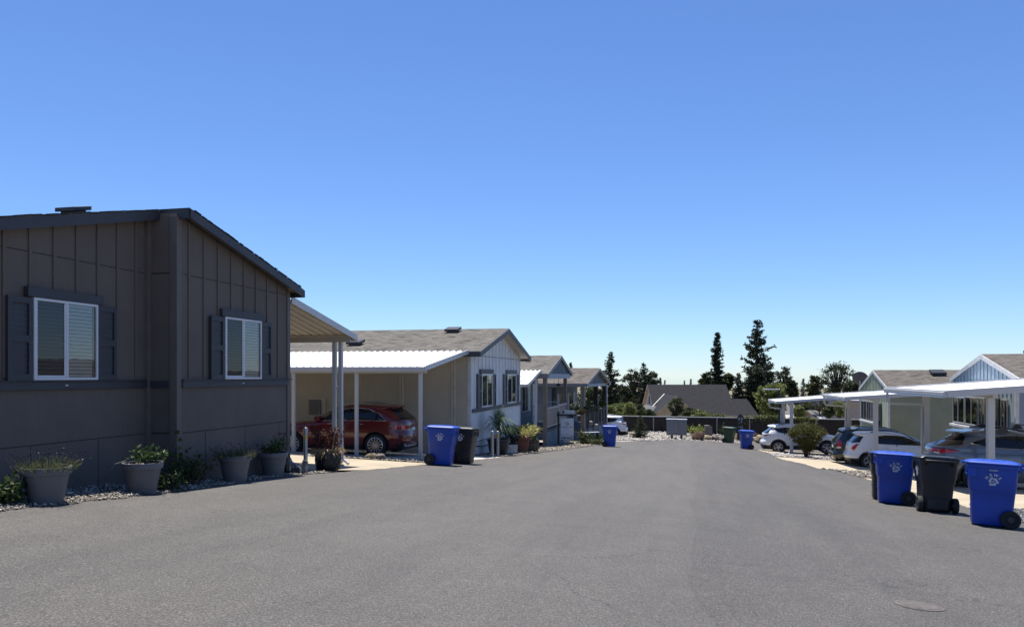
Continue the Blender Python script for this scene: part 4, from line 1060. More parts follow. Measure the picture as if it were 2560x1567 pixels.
# ---- red SUV under the long carport (nose to the left)
def red_suv():
    P = paint('red_car_paint', (.12, .004, .007), .2, .26)
    L, H = 4.66, 1.65
    c = Car('parked_car', 'dark red SUV with chrome window trim parked under the white house carport', (-8.6, 23.45, ground(-10.5, 23.4) + .008), math.pi,
            [(.2, .22), (.32, .1), (.45, .02), (.6, 0), (.72, .02), (.84, .06), (1.0, .07), (1.12, .11), (1.2, .18), (1.38, .42), (1.5, .58), (1.53, .46), (1.58, .54), (1.62, .95), (H, 1.6)],
            [(.2, L - .2), (.35, L - .05), (.55, L), (.75, L - .03), (.88, L - .12), (.98, L - .32), (1.05, L - .7), (1.09, L - 1.05), (1.13, L - 1.3), (1.25, L - 1.55), (1.42, L - 1.9), (1.55, L - 2.25), (1.62, L - 2.6), (H, L - 2.9)],
            widths(.945, 1.1, H), L, H, .22, wheels=(.98, 3.85), wr=.365)
    c.body(P, P, .30); c.flares(mat('red_dark_arch', (.03, .004, .005), .5), .02)
    c.patch('lower_trim', BLACKPL, 'side', [(1.4, .24), (3.4, .24)], [(1.4, .34), (3.4, .34)], sides=(1, -1))
    g0 = [(.62, 1.13), (1.3, 1.14), (2.2, 1.13), (2.95, 1.11)]; g1 = [(.64, 1.15), (.9, 1.36), (1.25, 1.49), (1.7, 1.53), (2.2, 1.48), (2.6, 1.33), (2.98, 1.13)]
    w = c.patch('side_window', CARGLASS, 'side', g0, g1, sides=(1, -1), n=40)
    c.line('window_chrome', CHROME, 'side', g0 + g1[::-1] + [g0[0]], .011, (1, -1), .006, w)
    c.line('window_pillar', BLACKPL, 'side', [(1.95, 1.13), (1.9, 1.51)], .022, (1, -1), .004, w); c.line('window_pillar', BLACKPL, 'side', [(1.12, 1.14), (1.08, 1.43)], .014, (1, -1), .004, w)
    c.patch('rear_window', CARGLASS, 'rear', [(-.64, 1.18), (0, 1.14), (.64, 1.18)], [(-.55, 1.49), (0, 1.5), (.55, 1.49)])
    for x, z0 in ((2.05, .35), (3.12, .36)): c.line('door_seam', UNDER, 'side', [(x, 1.12), (x + .02, .7), (x - .02, z0)], .005, (1, -1), -.001)
    c.line('body_crease', P, 'side', [(.6, .93), (2.5, .91), (3.9, .87)], .012, (1, -1), -.004)
    c.patch('tail_light', REDLENS, 'ray', [(R(172), .86), (R(150), .84), (R(112), .89)], [(R(172), .94), (R(150), .99), (R(112), 1.0)], sides=(1, -1), piv=(.55, .35), off=.008)
    b = MB(); b.box(c.x(0, .84) - .012, c.x(0, .84) + .02, -.16, .16, .78, .9); b.build('licence_plate', PLATE, c.t)
    b = MB()
    for k in range(24):
        a = 2 * math.pi * k / 24; a2 = 2 * math.pi * (k + 1) / 24; X = c.x(0, 1.0) - .012
        b.beam((X, .05 * math.cos(a), 1.0 + .05 * math.sin(a)), (X, .05 * math.cos(a2), 1.0 + .05 * math.sin(a2)), .008, .008, up=(1, 0, 0))
    for k in range(3): a = math.pi / 2 + k * 2.094; b.beam((X, 0, 1.0), (X, .05 * math.cos(a), 1.0 + .05 * math.sin(a)), .008, .01, up=(1, 0, 0))
    b.build('badge', CHROME, c.t)
    c.line('rear_chrome', CHROME, 'rear', [(-.7, .34), (-.3, .31), (.3, .31), (.7, .34)], .022, off=.008)
    c.patch('exhaust_trim', CHROME, 'ray', [(R(160), .33), (R(128), .34)], [(R(160), .41), (R(128), .42)], sides=(1, -1), piv=(.55, .35), off=.014)
    c.wheels(13, .26, RIM); c.mirror(2.98, 1.14, P); c.handles((1.5, 2.5), 1.02, CHROME); c.rails(1.2, 2.75, STEEL, .03)
    s = MB(); s.tube([(3.0, c.y(3.0, 1.1) + .08, 1.12), (3.1, c.y(3.1, 1.1) + .1, 1.09)], .012, 5); s.build('mirror_chrome', CHROME, c.t)
red_suv()

WHITEP = paint('white_car_paint', (.72, .73, .75), 0, .3)
def white_suv(name_label, loc, rotz, kind):
    L, H = (4.6, 1.68) if kind != 'small' else (4.25, 1.62)
    if kind == 'small':
        rear = [(.22, .2), (.34, .06), (.5, 0), (.64, .03), (.74, .09), (.9, .1), (1.05, .14), (1.15, .22), (1.3, .36), (1.42, .47), (1.48, .36), (1.54, .45), (1.58, .8), (H, 1.3)]
    else:
        rear = [(.24, .2), (.36, .05), (.5, 0), (.64, .02), (.76, .1), (.95, .12), (1.08, .13), (1.16, .22), (1.3, .42), (1.46, .6), (1.52, .44), (1.58, .5), (1.62, .8), (H, 1.5)]
    W = .925 if kind != 'small' else .885
    zb = 1.05
    front = [(.22, L - .2), (.35, L - .05), (.55, L), (.75, L - .03), (.9, L - .14), (1.0, L - .4), (1.07, L - .75), (1.12, L - 1.1), (1.22, L - 1.35), (1.4, L - 1.72), (1.52, L - 2.0), (H - .04, L - 2.3), (H, L - 2.6)]
    c = Car('parked_car', name_label, loc, rotz, rear, front, widths(W, zb, H, .8), L, H, .22, wheels=((.95, 3.6) if kind != 'small' else (.85, 3.4)), wr=.36 if kind != 'small' else .345, n_r=4.2)
    c.body(WHITEP, BLACKPL, .46); c.flares(BLACKPL, .055)
    if kind == 'small':
        g0 = [(1.0, 1.13), (1.6, 1.1), (2.4, 1.08), (3.05, 1.07)]; g1 = [(1.02, 1.24), (1.12, 1.41), (1.5, 1.46), (2.0, 1.45), (2.5, 1.38), (2.85, 1.22), (3.1, 1.09)]
        w = c.patch('side_window', CARGLASS, 'side', g0, g1, sides=(1, -1), n=40)
        c.line('window_pillar', BLACKPL, 'side', [(1.92, 1.03), (1.9, 1.41)], .02, (1, -1), .004, w); c.line('window_frame', BLACKPL, 'side', g0 + g1[::-1] + [g0[0]], .012, (1, -1), .004, w)
        c.patch('rear_window', CARGLASS, 'ray', [(R(180), 1.12), (R(150), 1.12), (R(128), 1.15)], [(R(180), 1.42), (R(150), 1.42), (R(122), 1.4)], sides=(0,), piv=(1.05, 0), n=50, off=.008)
        c.patch('tail_light', REDLENS, 'ray', [(R(158), .78), (R(140), .79), (R(128), .86), (R(112), 1.05)], [(R(158), .86), (R(146), .98), (R(128), 1.08), (R(98), 1.09)], sides=(1, -1), piv=(.55, .4), off=.01)
        c.patch('reverse_light', WHITELENS, 'ray', [(R(158), .78), (R(143), .78)], [(R(158), .835), (R(143), .85)], sides=(1, -1), piv=(.55, .4), off=.014)
        seams = ((1.93, .42), (2.98, .42)); hx = (1.5, 2.55)
        b = MB()
        for sg in (-1, 1):
            vs = [(1.0 + .1 * math.cos(a), sg * (c.y(1.0, .86) + .003), .86 + .1 * math.sin(a)) for a in [2 * math.pi * k / 20 for k in range(21)]]
            b.tube(vs, .004, 4, cap=False)
        b.build('fuel_door', mat('seam_grey', (.3, .3, .31), .5), c.t)
    else:
        g0 = [(.95, 1.22), (1.2, 1.17), (1.6, 1.15), (2.4, 1.12), (3.2, 1.1)]; g1 = [(.68, 1.42), (.9, 1.46), (1.3, 1.5), (1.9, 1.51), (2.5, 1.45), (2.95, 1.26), (3.24, 1.12)]
        w = c.patch('side_window', CARGLASS, 'side', g0, g1, sides=(1, -1), n=40)
        for x0, x1 in ((1.3, 1.25), (2.1, 2.08)): c.line('window_pillar', WHITEP if x0 < 2 and 0 else BLACKPL, 'side', [(x0, 1.07), (x1, 1.46)], .022, (1, -1), .004, w)
        c.patch('rear_window', CARGLASS, 'ray', [(R(180), 1.13), (R(150), 1.13), (R(136), 1.14)], [(R(180), 1.46), (R(150), 1.46), (R(138), 1.44)], sides=(0,), piv=(1.15, 0), n=50, off=.008)
        c.patch('tail_light', mat('faded_lens', (.38, .14, .12), .15, coat=.5), 'ray', [(R(165), .97), (R(140), .97), (R(104), 1.08)], [(R(165), 1.05), (R(140), 1.09), (R(104), 1.11)], sides=(1, -1), piv=(.6, .4), off=.012)
        seams = ((2.1, .44), (3.12, .44)); hx = (1.68, 2.72)
    for x, z0 in seams: c.line('door_seam', mat('seam_grey', (.3, .3, .31), .5), 'side', [(x, 1.08), (x + .02, .75), (x - .03, z0)], .005, (1, -1), -.001)
    b = MB(); b.box(c.x(0, .9) - .012, c.x(0, .9) + .02, -.16, .16, .82, .95); b.build('licence_plate', PLATE, c.t)
    c.patch('bumper_step', WHITEP, 'ray', [(R(180), .56), (R(120), .58)], [(R(180), .62), (R(120), .63)], sides=(0,), piv=(.9, 0), off=.02)
    c.wheels(5, None, RIM if kind != 'small' else STEEL, True); c.mirror(3.2 if kind != 'small' else 3.05, 1.05, WHITEP); c.handles(hx, .93, WHITEP)
    c.rails(.95, 2.7, BLACKPL, .045)
white_suv('white SUV with dark roof rails parked beyond the round bush', (4.15, 48.15, ground(6, 48.1) + .008), 0, 'mid')
white_suv('small white SUV with a large red tail light and black bumper', (6.72, 36.5, ground(8.5, 36.5) + .008), 0, 'small')
white_suv('white SUV glinting in the sun behind the porch of the last left house', (-4.65, 60.7, ground(-7, 60.7) - .1), math.pi, 'mid')

def green_van():
    P = paint('dark_green_paint', (.012, .022, .022), .3, .28); L, H = 5.0, 1.74
    c = Car('parked_van', 'dark green minivan squeezed beside the small white SUV', (6.5, 38.72, ground(8.5, 38.7) + .008), 0,
            [(.2, .2), (.3, .06), (.45, 0), (.58, .02), (.66, .1), (.95, .12), (1.08, .15), (1.3, .3), (1.5, .42), (1.6, .42), (1.66, .5), (1.7, .8), (H, 1.3)],
            [(.2, L - .2), (.35, L - .05), (.55, L), (.75, L - .05), (.9, L - .25), (1.0, L - .6), (1.08, L - .95), (1.3, L - 1.4), (1.5, L - 1.85), (1.62, L - 2.2), (H - .03, L - 2.6), (H, L - 2.9)],
            widths(.97, 1.08, H, .86), L, H, .2, n_r=5.5, wheels=(1.05, 4.05), wr=.345, cat='van')
    c.body(P, P, .3)
    c.patch('rear_window', CARGLASS, 'rear', [(-.72, 1.1), (0, 1.08), (.72, 1.1)], [(-.66, 1.56), (0, 1.58), (.66, 1.56)])
    w = c.patch('side_window', CARGLASS, 'side', [(.55, 1.1), (3.3, 1.08)], [(.62, 1.5), (2.6, 1.5), (3.2, 1.2)], sides=(1, -1), n=40)
    c.patch('tail_light', REDLENS, 'ray', [(R(160), .88), (R(118), .9)], [(R(160), 1.16), (R(132), 1.2), (R(118), 1.1)], sides=(1, -1), piv=(.5, .55), off=.01)
    c.patch('reverse_light', WHITELENS, 'ray', [(R(160), .8), (R(120), .82)], [(R(160), .87), (R(120), .89)], sides=(1, -1), piv=(.5, .55), off=.01)
    c.line('tailgate_chrome', CHROME, 'rear', [(-.5, .98), (0, .99), (.5, .98)], .018, off=.006)
    c.patch('bumper_step', mat('green_bumper', (.05, .055, .055), .5), 'ray', [(R(180), .56), (R(130), .57)], [(R(180), .63), (R(130), .63)], sides=(0,), piv=(.95, 0), off=.03)
    b = MB(); b.box(c.x(0, .9) - .012, c.x(0, .9) + .02, -.16, .16, .78, .9); b.build('licence_plate', PLATE, c.t)
    c.wheels(8, None, RIM); c.mirror(3.35, 1.1, P); c.handles((2.0, 3.0), .98, P); c.rails(1.0, 2.8, BLACKPL, .04)
green_van()

def grey_suv():
    P = paint('slate_blue_paint', (.125, .15, .185), .35, .3); L, H = 4.78, 1.66
    c = Car('parked_car', 'slate grey SUV with a slim red tail light, nearest car on the right', (6.6, 24.2, ground(9, 24.1) + .008), 0,
            [(.24, .2), (.36, .06), (.5, .0), (.66, .0), (.8, .05), (1.0, .06), (1.13, .1), (1.18, .22), (1.28, .46), (1.43, .76), (1.5, .85), (1.53, .62), (1.57, .66), (1.6, .95), (H, 1.6)],
            [(.24, L - .2), (.36, L - .05), (.55, L), (.78, L - .03), (.95, L - .14), (1.06, L - .45), (1.12, L - .9), (1.16, L - 1.15), (1.26, L - 1.4), (1.4, L - 1.8), (1.53, L - 2.15), (1.6, L - 2.5), (H, L - 2.8)],
            widths(.945, 1.06, H, .79), L, H, .24, n_r=3.6, wheels=(1.08, 3.85), wr=.37)
    c.body(P, mat('grey_cladding', (.10, .10, .105), .5), .42); c.flares(BLACKPL, .05)
    g0 = [(.95, 1.29), (1.25, 1.2), (1.7, 1.16), (2.5, 1.14), (3.3, 1.13)]; g1 = [(.98, 1.31), (1.3, 1.42), (1.75, 1.49), (2.1, 1.5), (2.6, 1.46), (3.05, 1.29), (3.34, 1.15)]
    w = c.patch('side_window', CARGLASS, 'side', g0, g1, sides=(1, -1), n=44)
    c.line('window_chrome', CHROME, 'side', g0, .009, (1, -1), .006, w); c.line('window_pillar', BLACKPL, 'side', [(2.15, 1.15), (2.1, 1.5)], .022, (1, -1), .004, w)
    c.patch('rear_window', CARGLASS, 'ray', [(R(180), 1.19), (R(150), 1.19), (R(128), 1.24)], [(R(180), 1.49), (R(150), 1.49), (R(130), 1.46)], sides=(0,), piv=(1.35, 0), n=50, off=.008)
    tl = c.patch('tail_light', REDLENS, 'ray', [(R(176), 1.03), (R(140), .995), (R(108), 1.01), (R(84), 1.06)], [(R(176), 1.11), (R(140), 1.11), (R(108), 1.1), (R(84), 1.07)], sides=(1, -1), piv=(.6, .3), off=.012, n=40)
    c.patch('light_edge', BLACKPL, 'ray', [(R(178), 1.11), (R(140), 1.11), (R(108), 1.1), (R(82), 1.07)], [(R(178), 1.135), (R(140), 1.135), (R(108), 1.12), (R(82), 1.08)], sides=(1, -1), piv=(.6, .3), off=.012, n=40, rows=1, par=tl)
    c.patch('reverse_light', WHITELENS, 'ray', [(R(160), .985), (R(140), .97)], [(R(160), 1.025), (R(140), 1.01)], sides=(1, -1), piv=(.6, .3), off=.016)
    for x, z0 in ((2.15, .44), (3.22, .44)): c.line('door_seam', UNDER, 'side', [(x, 1.03), (x + .02, .75), (x - .03, z0)], .005, (1, -1), -.001)
    c.line('tailgate_seam', UNDER, 'side', [(.88, 1.5), (.66, 1.2), (.5, 1.12)], .006, (1, -1), -.001)
    c.line('body_crease', P, 'side', [(.7, 1.02), (2.2, .99), (3.9, .96)], .014, (1, -1), -.004)
    b = MB(); b.box(c.x(0, .82) - .012, c.x(0, .82) + .02, -.16, .16, .74, .87); b.build('licence_plate', PLATE, c.t)
    sp = MB(); sp.rings([[(.7 + .06 * abs(y) , y, 1.545), (.7 + .06 * abs(y), y, 1.565), (.95, y, 1.60), (.95, y, 1.575)] for y in (-.6, -.3, 0, .3, .6)]); sp.build('spoiler', P, c.t)
    an = MB(); an.rings([[(1.35 - .13 * k, -.035 * k, 1.65), (1.35 + .16 * k, 0, 1.65), (1.35 - .13 * k, .035 * k, 1.65)] if z == 0 else [(1.28 - .02 * k, -.012 * k, 1.65 + z), (1.33, 0, 1.65 + z), (1.28 - .02 * k, .012 * k, 1.65 + z)] for z, k in ((0, 1), (.075, 1))]); an.build('roof_antenna', P, c.t)
    c.wheels(5, None, RIM, True); c.mirror(3.3, 1.07, P); c.handles((1.75, 2.8), .95, P); c.rails(1.35, 3.0, BLACKPL, .05)
    for x in (1.75, 2.65):
        rk = MB()
        rk.beam((x, -.72, 1.74), (x, .72, 1.74), .05, .025)
        for sg in (-1, 1): rk.rings([[(x - a, sg * .74 - .03, z), (x + a, sg * .74 - .03, z), (x + a, sg * .74 + .03, z), (x - a, sg * .74 + .03, z)] for a, z in ((.14, 1.6), (.1, 1.68), (.04, 1.745))])
        rk.build('roof_rack', BLACKPL, c.t)
grey_suv()

# ------------------------------------------------------------------ wheeled bins
def rrect(cx, hx, hy, z, r, n=5):
    out = []
    for sx, sy, a0 in ((1, -1, -90), (1, 1, 0), (-1, 1, 90), (-1, -1, 180)):
        for k in range(n):
            a = R(a0 + 90 * k / (n - 1)); out.append((cx + sx * (hx - r) + r * math.cos(a), sy * (hy - r) + r * math.sin(a), z))
    return out
LOGO = mat('logo_grey', (.50, .52, .60), .6)
def text_mesh(txt, size):
    cu = bpy.data.curves.new('t', 'FONT'); cu.body = txt; cu.size = size; cu.align_x = 'CENTER'; cu.extrude = .0015; cu.offset = size * .045
    o = bpy.data.objects.new('t', cu); COL.objects.link(o); bpy.context.view_layer.update()
    me = bpy.data.meshes.new_from_object(o.evaluated_get(bpy.context.evaluated_depsgraph_get()))
    bpy.data.objects.remove(o); bpy.data.curves.remove(cu)
    V = [tuple(v.co) for v in me.vertices]; Fc = [tuple(p.vertices) for p in me.polygons]; bpy.data.meshes.remove(me)
    return V, Fc
def recycle_logo():
    """NRWS arched over three chasing arrows; drawn in the x/z plane, facing -y"""
    b = MB(); Rr = .092
    for ch, a in zip('NRWS', (57, 19, -19, -57)):
        V, Fc = text_mesh(ch, .062); t = R(a)
        b.add([(-Rr * math.sin(t) + x * math.cos(t) - y * math.sin(t), -z, Rr * math.cos(t) + x * math.sin(t) + y * math.cos(t)) for x, y, z in V], Fc)
    for k in range(3):
        t = R(120 * k)
        for poly in ([(-.045, -.088), (.035, -.088), (.068, -.038), (.034, -.012), (.012, -.042), (-.045, -.042)], [(-.047, -.03), (-.084, -.065), (-.047, -.1)]):
            p2 = [(x * math.cos(t) - z * math.sin(t), x * math.sin(t) + z * math.cos(t)) for x, z in [(x * .76, z * .76) for x, z in poly]]
            n = len(p2); b.add([(x, -.0015, z) for x, z in p2] + [(x, .0, z) for x, z in p2], [tuple(range(n))] + [(i, (i + 1) % n, n + (i + 1) % n, n + i) for i in range(n)])
    p2 = [(-.02, .01), (.02, .01), (0, -.022)]
    b.add([(x, -.0015, z) for x, z in p2], [(0, 1, 2)])
    return b
LG = recycle_logo(); CODE = text_mesh('SN-00000', .03)
BINM = {}
def binmat(n, c):
    if n not in BINM: BINM[n] = mat(n, c, .42, var=.14, scale=2.2, bmp=.25, bscale=170, rvar=.1)
    return BINM[n]
BLUE = binmat('blue_bin_plastic', (.006, .055, .37)); BLK = binmat('black_bin_plastic', (.014, .015, .018)); GRN = binmat('green_bin_plastic', (.03, .075, .04))
protos = {}
def make_bin(m, h=1.12, logo=True, code=False):
    key = (m.name, h, logo, code); t = thing('wheeled_bin', '', 'bin')
    if key in protos:
        for ch in protos[key].children: copy_tree(ch, t)
        return t
    k = h / 1.12
    # local +x = front of the cart, wheels and handle at -x
    prof = [(.02, -.30, .27, .24), (.05, -.31, .28, .25), (.35, -.325, .29, .27), (.55, -.34, .305, .28), (.58, -.345, .32, .295), (.62, -.35, .33, .305), (.98, -.37, .355, .335)]
    b = MB(); b.rings([rrect((x0 + x1) / 2, (x1 - x0) / 2, hy, z * k, .06) for z, x0, x1, hy in prof])
    b.rings([rrect(-.005, .385, .352, z * k, .06) for z in (.965, 1.02)])
    for sg in (-1, 1): b.box(.23, .36, sg * .345 - .012, sg * .345 + .012, .80 * k, .964 * k)      # side ribs under the rim
    for i in range(5): b.box(.372, .386, -.2 + .1 * i - .008, -.2 + .1 * i + .008, .84 * k, .96 * k)
    b.box(.36, .385, -.25, .25, .84 * k, .86 * k)
    b.box(.285, .302, -.16, .16, .30 * k, .33 * k)
    # catch bar recess, wheel housing and handle brackets
    b.rings([rrect(-.27, .07, .2, z, .03) for z in (.06 * k, .28 * k)])
    for sg in (-1, 1): b.rings([[(-.37, sg * .24 - .03, 1.0 * k), (-.37, sg * .24 + .03, 1.0 * k), (-.48, sg * .24 + .03, 1.02 * k), (-.48, sg * .24 - .03, 1.02 * k)], [(-.37, sg * .24 - .03, .9 * k), (-.37, sg * .24 + .03, .9 * k), (-.46, sg * .24 + .03, .985 * k), (-.46, sg * .24 - .03, .985 * k)]][::-1])
    b.tube([(-.47, -.27, 1.0 * k), (-.47, .27, 1.0 * k)], .02, 8)
    body = b.build('bin_body', m, t, shade=35, bevel=.006)
    l = MB(); l.rings([rrect(.0, .40, .365, 1.022 * k, .07), rrect(.0, .405, .37, 1.05 * k, .07), rrect(-.01, .39, .335, 1.075 * k, .08), rrect(-.02, .30, .26, 1.1 * k, .08), rrect(-.02, .22, .2, 1.108 * k, .08)])
    for x in (-.17, -.02, .13): l.box(x - .012, x + .012, -.19, .19, 1.085 * k, 1.117 * k)
    l.rings([rrect(.42, .04, .15, z * k, .02) for z in (1.03, 1.055)])
    for sg in (-1, 1): l.box(-.47, -.38, sg * .18 - .03, sg * .18 + .03, 1.0 * k, 1.06 * k)
    l.build('bin_lid', m, t, shade=35)
    w = MB(); w.lathe([(.0, -.035), (.09, -.035), (.1, -.045), (.14, -.045), (.15, -.03), (.15, .03), (.14, .045), (.1, .045), (.09, .035), (.0, .035)], 28, axis='y', cap0=False, cap1=False)
    w1 = w.build('bin_wheel', TYRE, t, shade=40); w1.location = (-.275, -.31, .15); w2 = w1.copy(); COL.objects.link(w2); w2.parent = t; w2.location = (-.275, .31, .15)
    hb = MB(); hb.lathe([(.0, -.05), (.05, -.05), (.06, -.036)], 16, axis='y', cap0=False, cap1=False); hb.lathe([(.0, .05), (.05, .05), (.06, .036)], 16, axis='y', cap0=False, cap1=False)
    hc = hb.build('hub', DARKRIM, w1); c2 = hc.copy(); COL.objects.link(c2); c2.parent = w2
    a = MB(); a.tube([(-.275, -.28, .15), (-.275, .28, .15)], .014, 8); a.build('axle', STEEL, t)
    if logo:
        hy = lambda z: .305 + (z / k - .62) * .0834 + .004
        for sg in (-1, 1):
            s = 1 if sg < 0 else -1
            q = MB(); q.add([(s * x - .01, sg * (hy(z + .75 * k) + .002 - y), z + .75 * k) for x, y, z in LG.v], LG.f); q.build('logo', LOGO, body, fix=False)
            if code:
                q = MB(); q.add([(s * v[0] - .01, sg * (hy(v[1] + .955) + .002 + v[2]), v[1] + .925 * k) for v in CODE[0]], CODE[1]); q.build('serial_code', LOGO, body, fix=False)
    protos[key] = t; return t
def place_bin(m, px, py, t, rot, label, h=1.12, logo=True, code=False, group='wheeled bins along the street'):
    o = make_bin(m, h, logo, code); X = t * math.tan(math.atan((px - 1280) / F) - YAW); o.location = (X, t, ground(X, t) + .002)
    sx = (ground(X + .2, t) - ground(X - .2, t)) / .4; sy = (ground(X, t + .2) - ground(X, t - .2)) / .4
    up = Vector((-sx, -sy, 1)).normalized(); fx = Vector((math.cos(rot), math.sin(rot), 0)); fx = (fx - up * fx.dot(up)).normalized(); fy = up.cross(fx)
    o.rotation_euler = Matrix((fx, fy, up)).transposed().to_euler()
    o['label'] = label; o['group'] = group; return o
place_bin(BLUE, 2474, 1318, 14.75, R(165), 'blue wheeled bin nearest the camera, a serial code above its logo', 1.14, code=True)
place_bin(BLK, 2334, 1275, 16.75, R(86), 'black wheeled bin seen from behind between the two near blue bins', 1.12)
place_bin(BLUE, 2231, 1258, 17.9, R(172), 'blue wheeled bin behind the near black one, its lid sloping to the right', 1.12)
place_bin(BLK, 2215, 1245, 18.75, R(172), 'black wheeled bin almost hidden behind the middle blue one on the right', 1.1, False)
place_bin(BLUE, 1104, 1163, 20.1, R(4), 'blue wheeled bin with NRWS logo in front of the cream carport wall', 1.1)
place_bin(BLK, 1156, 1159, 21.3, R(0), 'black wheeled bin with NRWS logo beside the white house corner', 1.08)
place_bin(BLUE, 1525, 1114, 41.6, R(0), 'blue wheeled bin at the far left kerb in front of the glinting white SUV', 1.17)
place_bin(BLUE, 1864, 1120, 48.3, R(188), 'blue wheeled bin standing out on the asphalt near the far mailboxes', 1.16)
place_bin(GRN, 1823, 1103, 57.6, R(-25), 'green wheeled bin on the gravel by the brown boundary fence', 1.17, False)
# ------------------------------------------------------------------ pots, posts and small things by the houses
def gp(px, t, dz=0.0):
    """ground point in photo column px at street distance t"""
    X = t * math.tan(math.atan((px - 1280) / F) - YAW); return Vector((X, t, ground(X, t) + dz))
LV_DARK = leafmat('leaf_dark', (.02, .04, .012), (.06, .10, .03)); LV_MID = leafmat('leaf_mid', (.035, .065, .015), (.11, .16, .045)); LV_LIME = leafmat('leaf_lime', (.10, .14, .025), (.30, .32, .07))
LV_LAV = leafmat('leaf_lavender', (.06, .075, .035), (.15, .16, .08)); LV_YEL = leafmat('leaf_yellow', (.24, .24, .06), (.62, .56, .26), .3); LV_RED = leafmat('leaf_dark_red', (.03, .008, .008), (.10, .03, .02), .25)
LV_DRY = leafmat('leaf_dry', (.30, .2, .09), (.52, .38, .2), .2); LV_PUR = leafmat('lavender_flower', (.02, .015, .03), (.07, .05, .09), .1); LV_STRAP = leafmat('leaf_strap', (.09, .14, .07), (.36, .42, .26), .35, .4)
LV_ROSE = leafmat('petal_red', (.25, .03, .04), (.5, .08, .08), .3); LV_PALE = leafmat('petal_pale', (.45, .42, .4), (.7, .66, .62), .3); LV_BUSH = leafmat('leaf_bush', (.03, .038, .012), (.15, .145, .04))
STEM = mat('plant_stem', (.09, .065, .04), .85, var=.3, scale=9)
POTM = mat('pot_grey_plastic', (.125, .12, .125), .5, var=.08, bmp=.15, bscale=90); SOIL = mat('potting_soil', (.03, .024, .018), .95, var=.5, scale=20, bmp=.9, bscale=40)
def foliage(name, parts, m, par=None):
    V, Fc = merge(parts) if len(parts) > 1 else parts[0]; return link(name, np_mesh(name, V, Fc), m, par)
def tuft(n, spread, h, width, z0=0, lean=.55, r0=.05):
    """upright blades springing from a clump"""
    a = RNG.uniform(0, 2 * math.pi, n); r = np.sqrt(RNG.uniform(0, 1, n)) * spread
    P = np.stack([r0 * np.cos(a) * r / spread * 2, r0 * np.sin(a) * r / spread * 2, np.full(n, z0)], 1)
    D = np.stack([r * np.cos(a) * lean / spread * spread, r * np.sin(a) * lean, np.full(n, h)], 1)
    return P, D
def pot(label, px, t, fill, rtop=.3, h=.46):
    p = gp(px, t); o = thing('flower_pot', label, 'flower pot', p, RNG.uniform(0, 6), 'grey flower pots along the taupe house')
    b = MB(); b.lathe([(rtop * .62, -.02), (rtop * .66, .02), (rtop * .74, h * .35), (rtop * .88, h * .8), (rtop * .9, h * .8), (rtop * .98, h * .81), (rtop * 1.0, h * .98), (rtop * .99, h), (rtop * .9, h), (rtop * .87, h * .85)], 40, cap1=False)
    b.build('pot_body', POTM, o, shade=35)
    s = MB(); s.lathe([(.0, h * .86), (rtop * .875, h * .86)], 24, cap0=False, cap1=False); s.build('soil', SOIL, o)
    fill(o, h * .86, rtop); return o
def lavender(o, z, r):
    P, D = tuft(700, r * .48, .17, .01, z, .6, r * .55); D += RNG.normal(0, .05, D.shape); foliage('lavender_leaves', [sprays(P, D, .13, .0035), sprays(P[:500] + D[:500] * .5, D[:500] + RNG.normal(0, .09, (500, 3)), .07, .0035)], LV_LAV, o)
    P, D = tuft(60, r * 1.1, .26, .01, z, 1.0, r * .5); D2 = D / np.linalg.norm(D, axis=1, keepdims=True); L = RNG.uniform(.2, .3, (60, 1))
    foliage('lavender_flowers', [sprays(P, D2, L, .002), leaves(np.repeat(P + D2 * L, 4, 0) + RNG.normal(0, .006, (240, 3)), .022)], LV_PUR, o)
def leafy(o, z, r, hgt=.26, n=260, m=None, c=(0, 0)):
    P, D = tuft(24, r * .7, hgt, .01, z, .8, r * .4); P[:, 0] += c[0]; P[:, 1] += c[1]
    u = RNG.uniform(.35, 1, (n, 1)); k = RNG.integers(0, 24, n); C = P[k] + D[k] * u + RNG.normal(0, .035, (n, 3))
    foliage('leaves', [sprays(P, D, np.linalg.norm(D, axis=1), .004), sprays(C, RNG.normal(0, 1, (n, 3)) + [0, 0, .5], .075, .016)], m or LV_MID, o)
pot('grey flower pot with a wide tuft of lavender, leftmost and nearest', 116, 7.95, lavender, .285, .45)
def fill2(o, z, r):
    leafy(o, z, r * .75, .22, 240, LV_DARK, (-.06, -.03))
    s = MB()
    for i in range(9):
        a = i * .9; s.lathe([(.0, -.02), (.03, 0), (.0, .02)], 7, (.1 + .08 * math.cos(a), .02 + .1 * math.sin(a), z + .03), cap0=False, cap1=False)
    s.build('white_stones', PEB_L, o)
    d = MB(); d.tube([(.05, .1, z + .02), (.12, .2, z + .1), (.2, .3, z + .06), (.3, .42, z - .2), (.33, .46, z - .42)], .008, 6); d.build('drip_hose', mat('hose_grey', (.04, .04, .04), .5), o, shade=True)
pot('grey flower pot with white stones and a thin hose, deepest in the shade', 357, 9.55, fill2, .275, .44)
pot('grey flower pot with a low lavender, standing between the right window and the gravel edge', 587, 11.85, lavender, .285, .46)
pot('grey flower pot with two leafy stems beside the house corner and path lamp', 683, 13.4, lambda o, z, r: (leafy(o, z, r * .5, .26, 170, LV_MID, (.06, .1)), leafy(o, z, r * .5, .2, 150, LV_DARK, (-.06, -.1))), .28, .46)

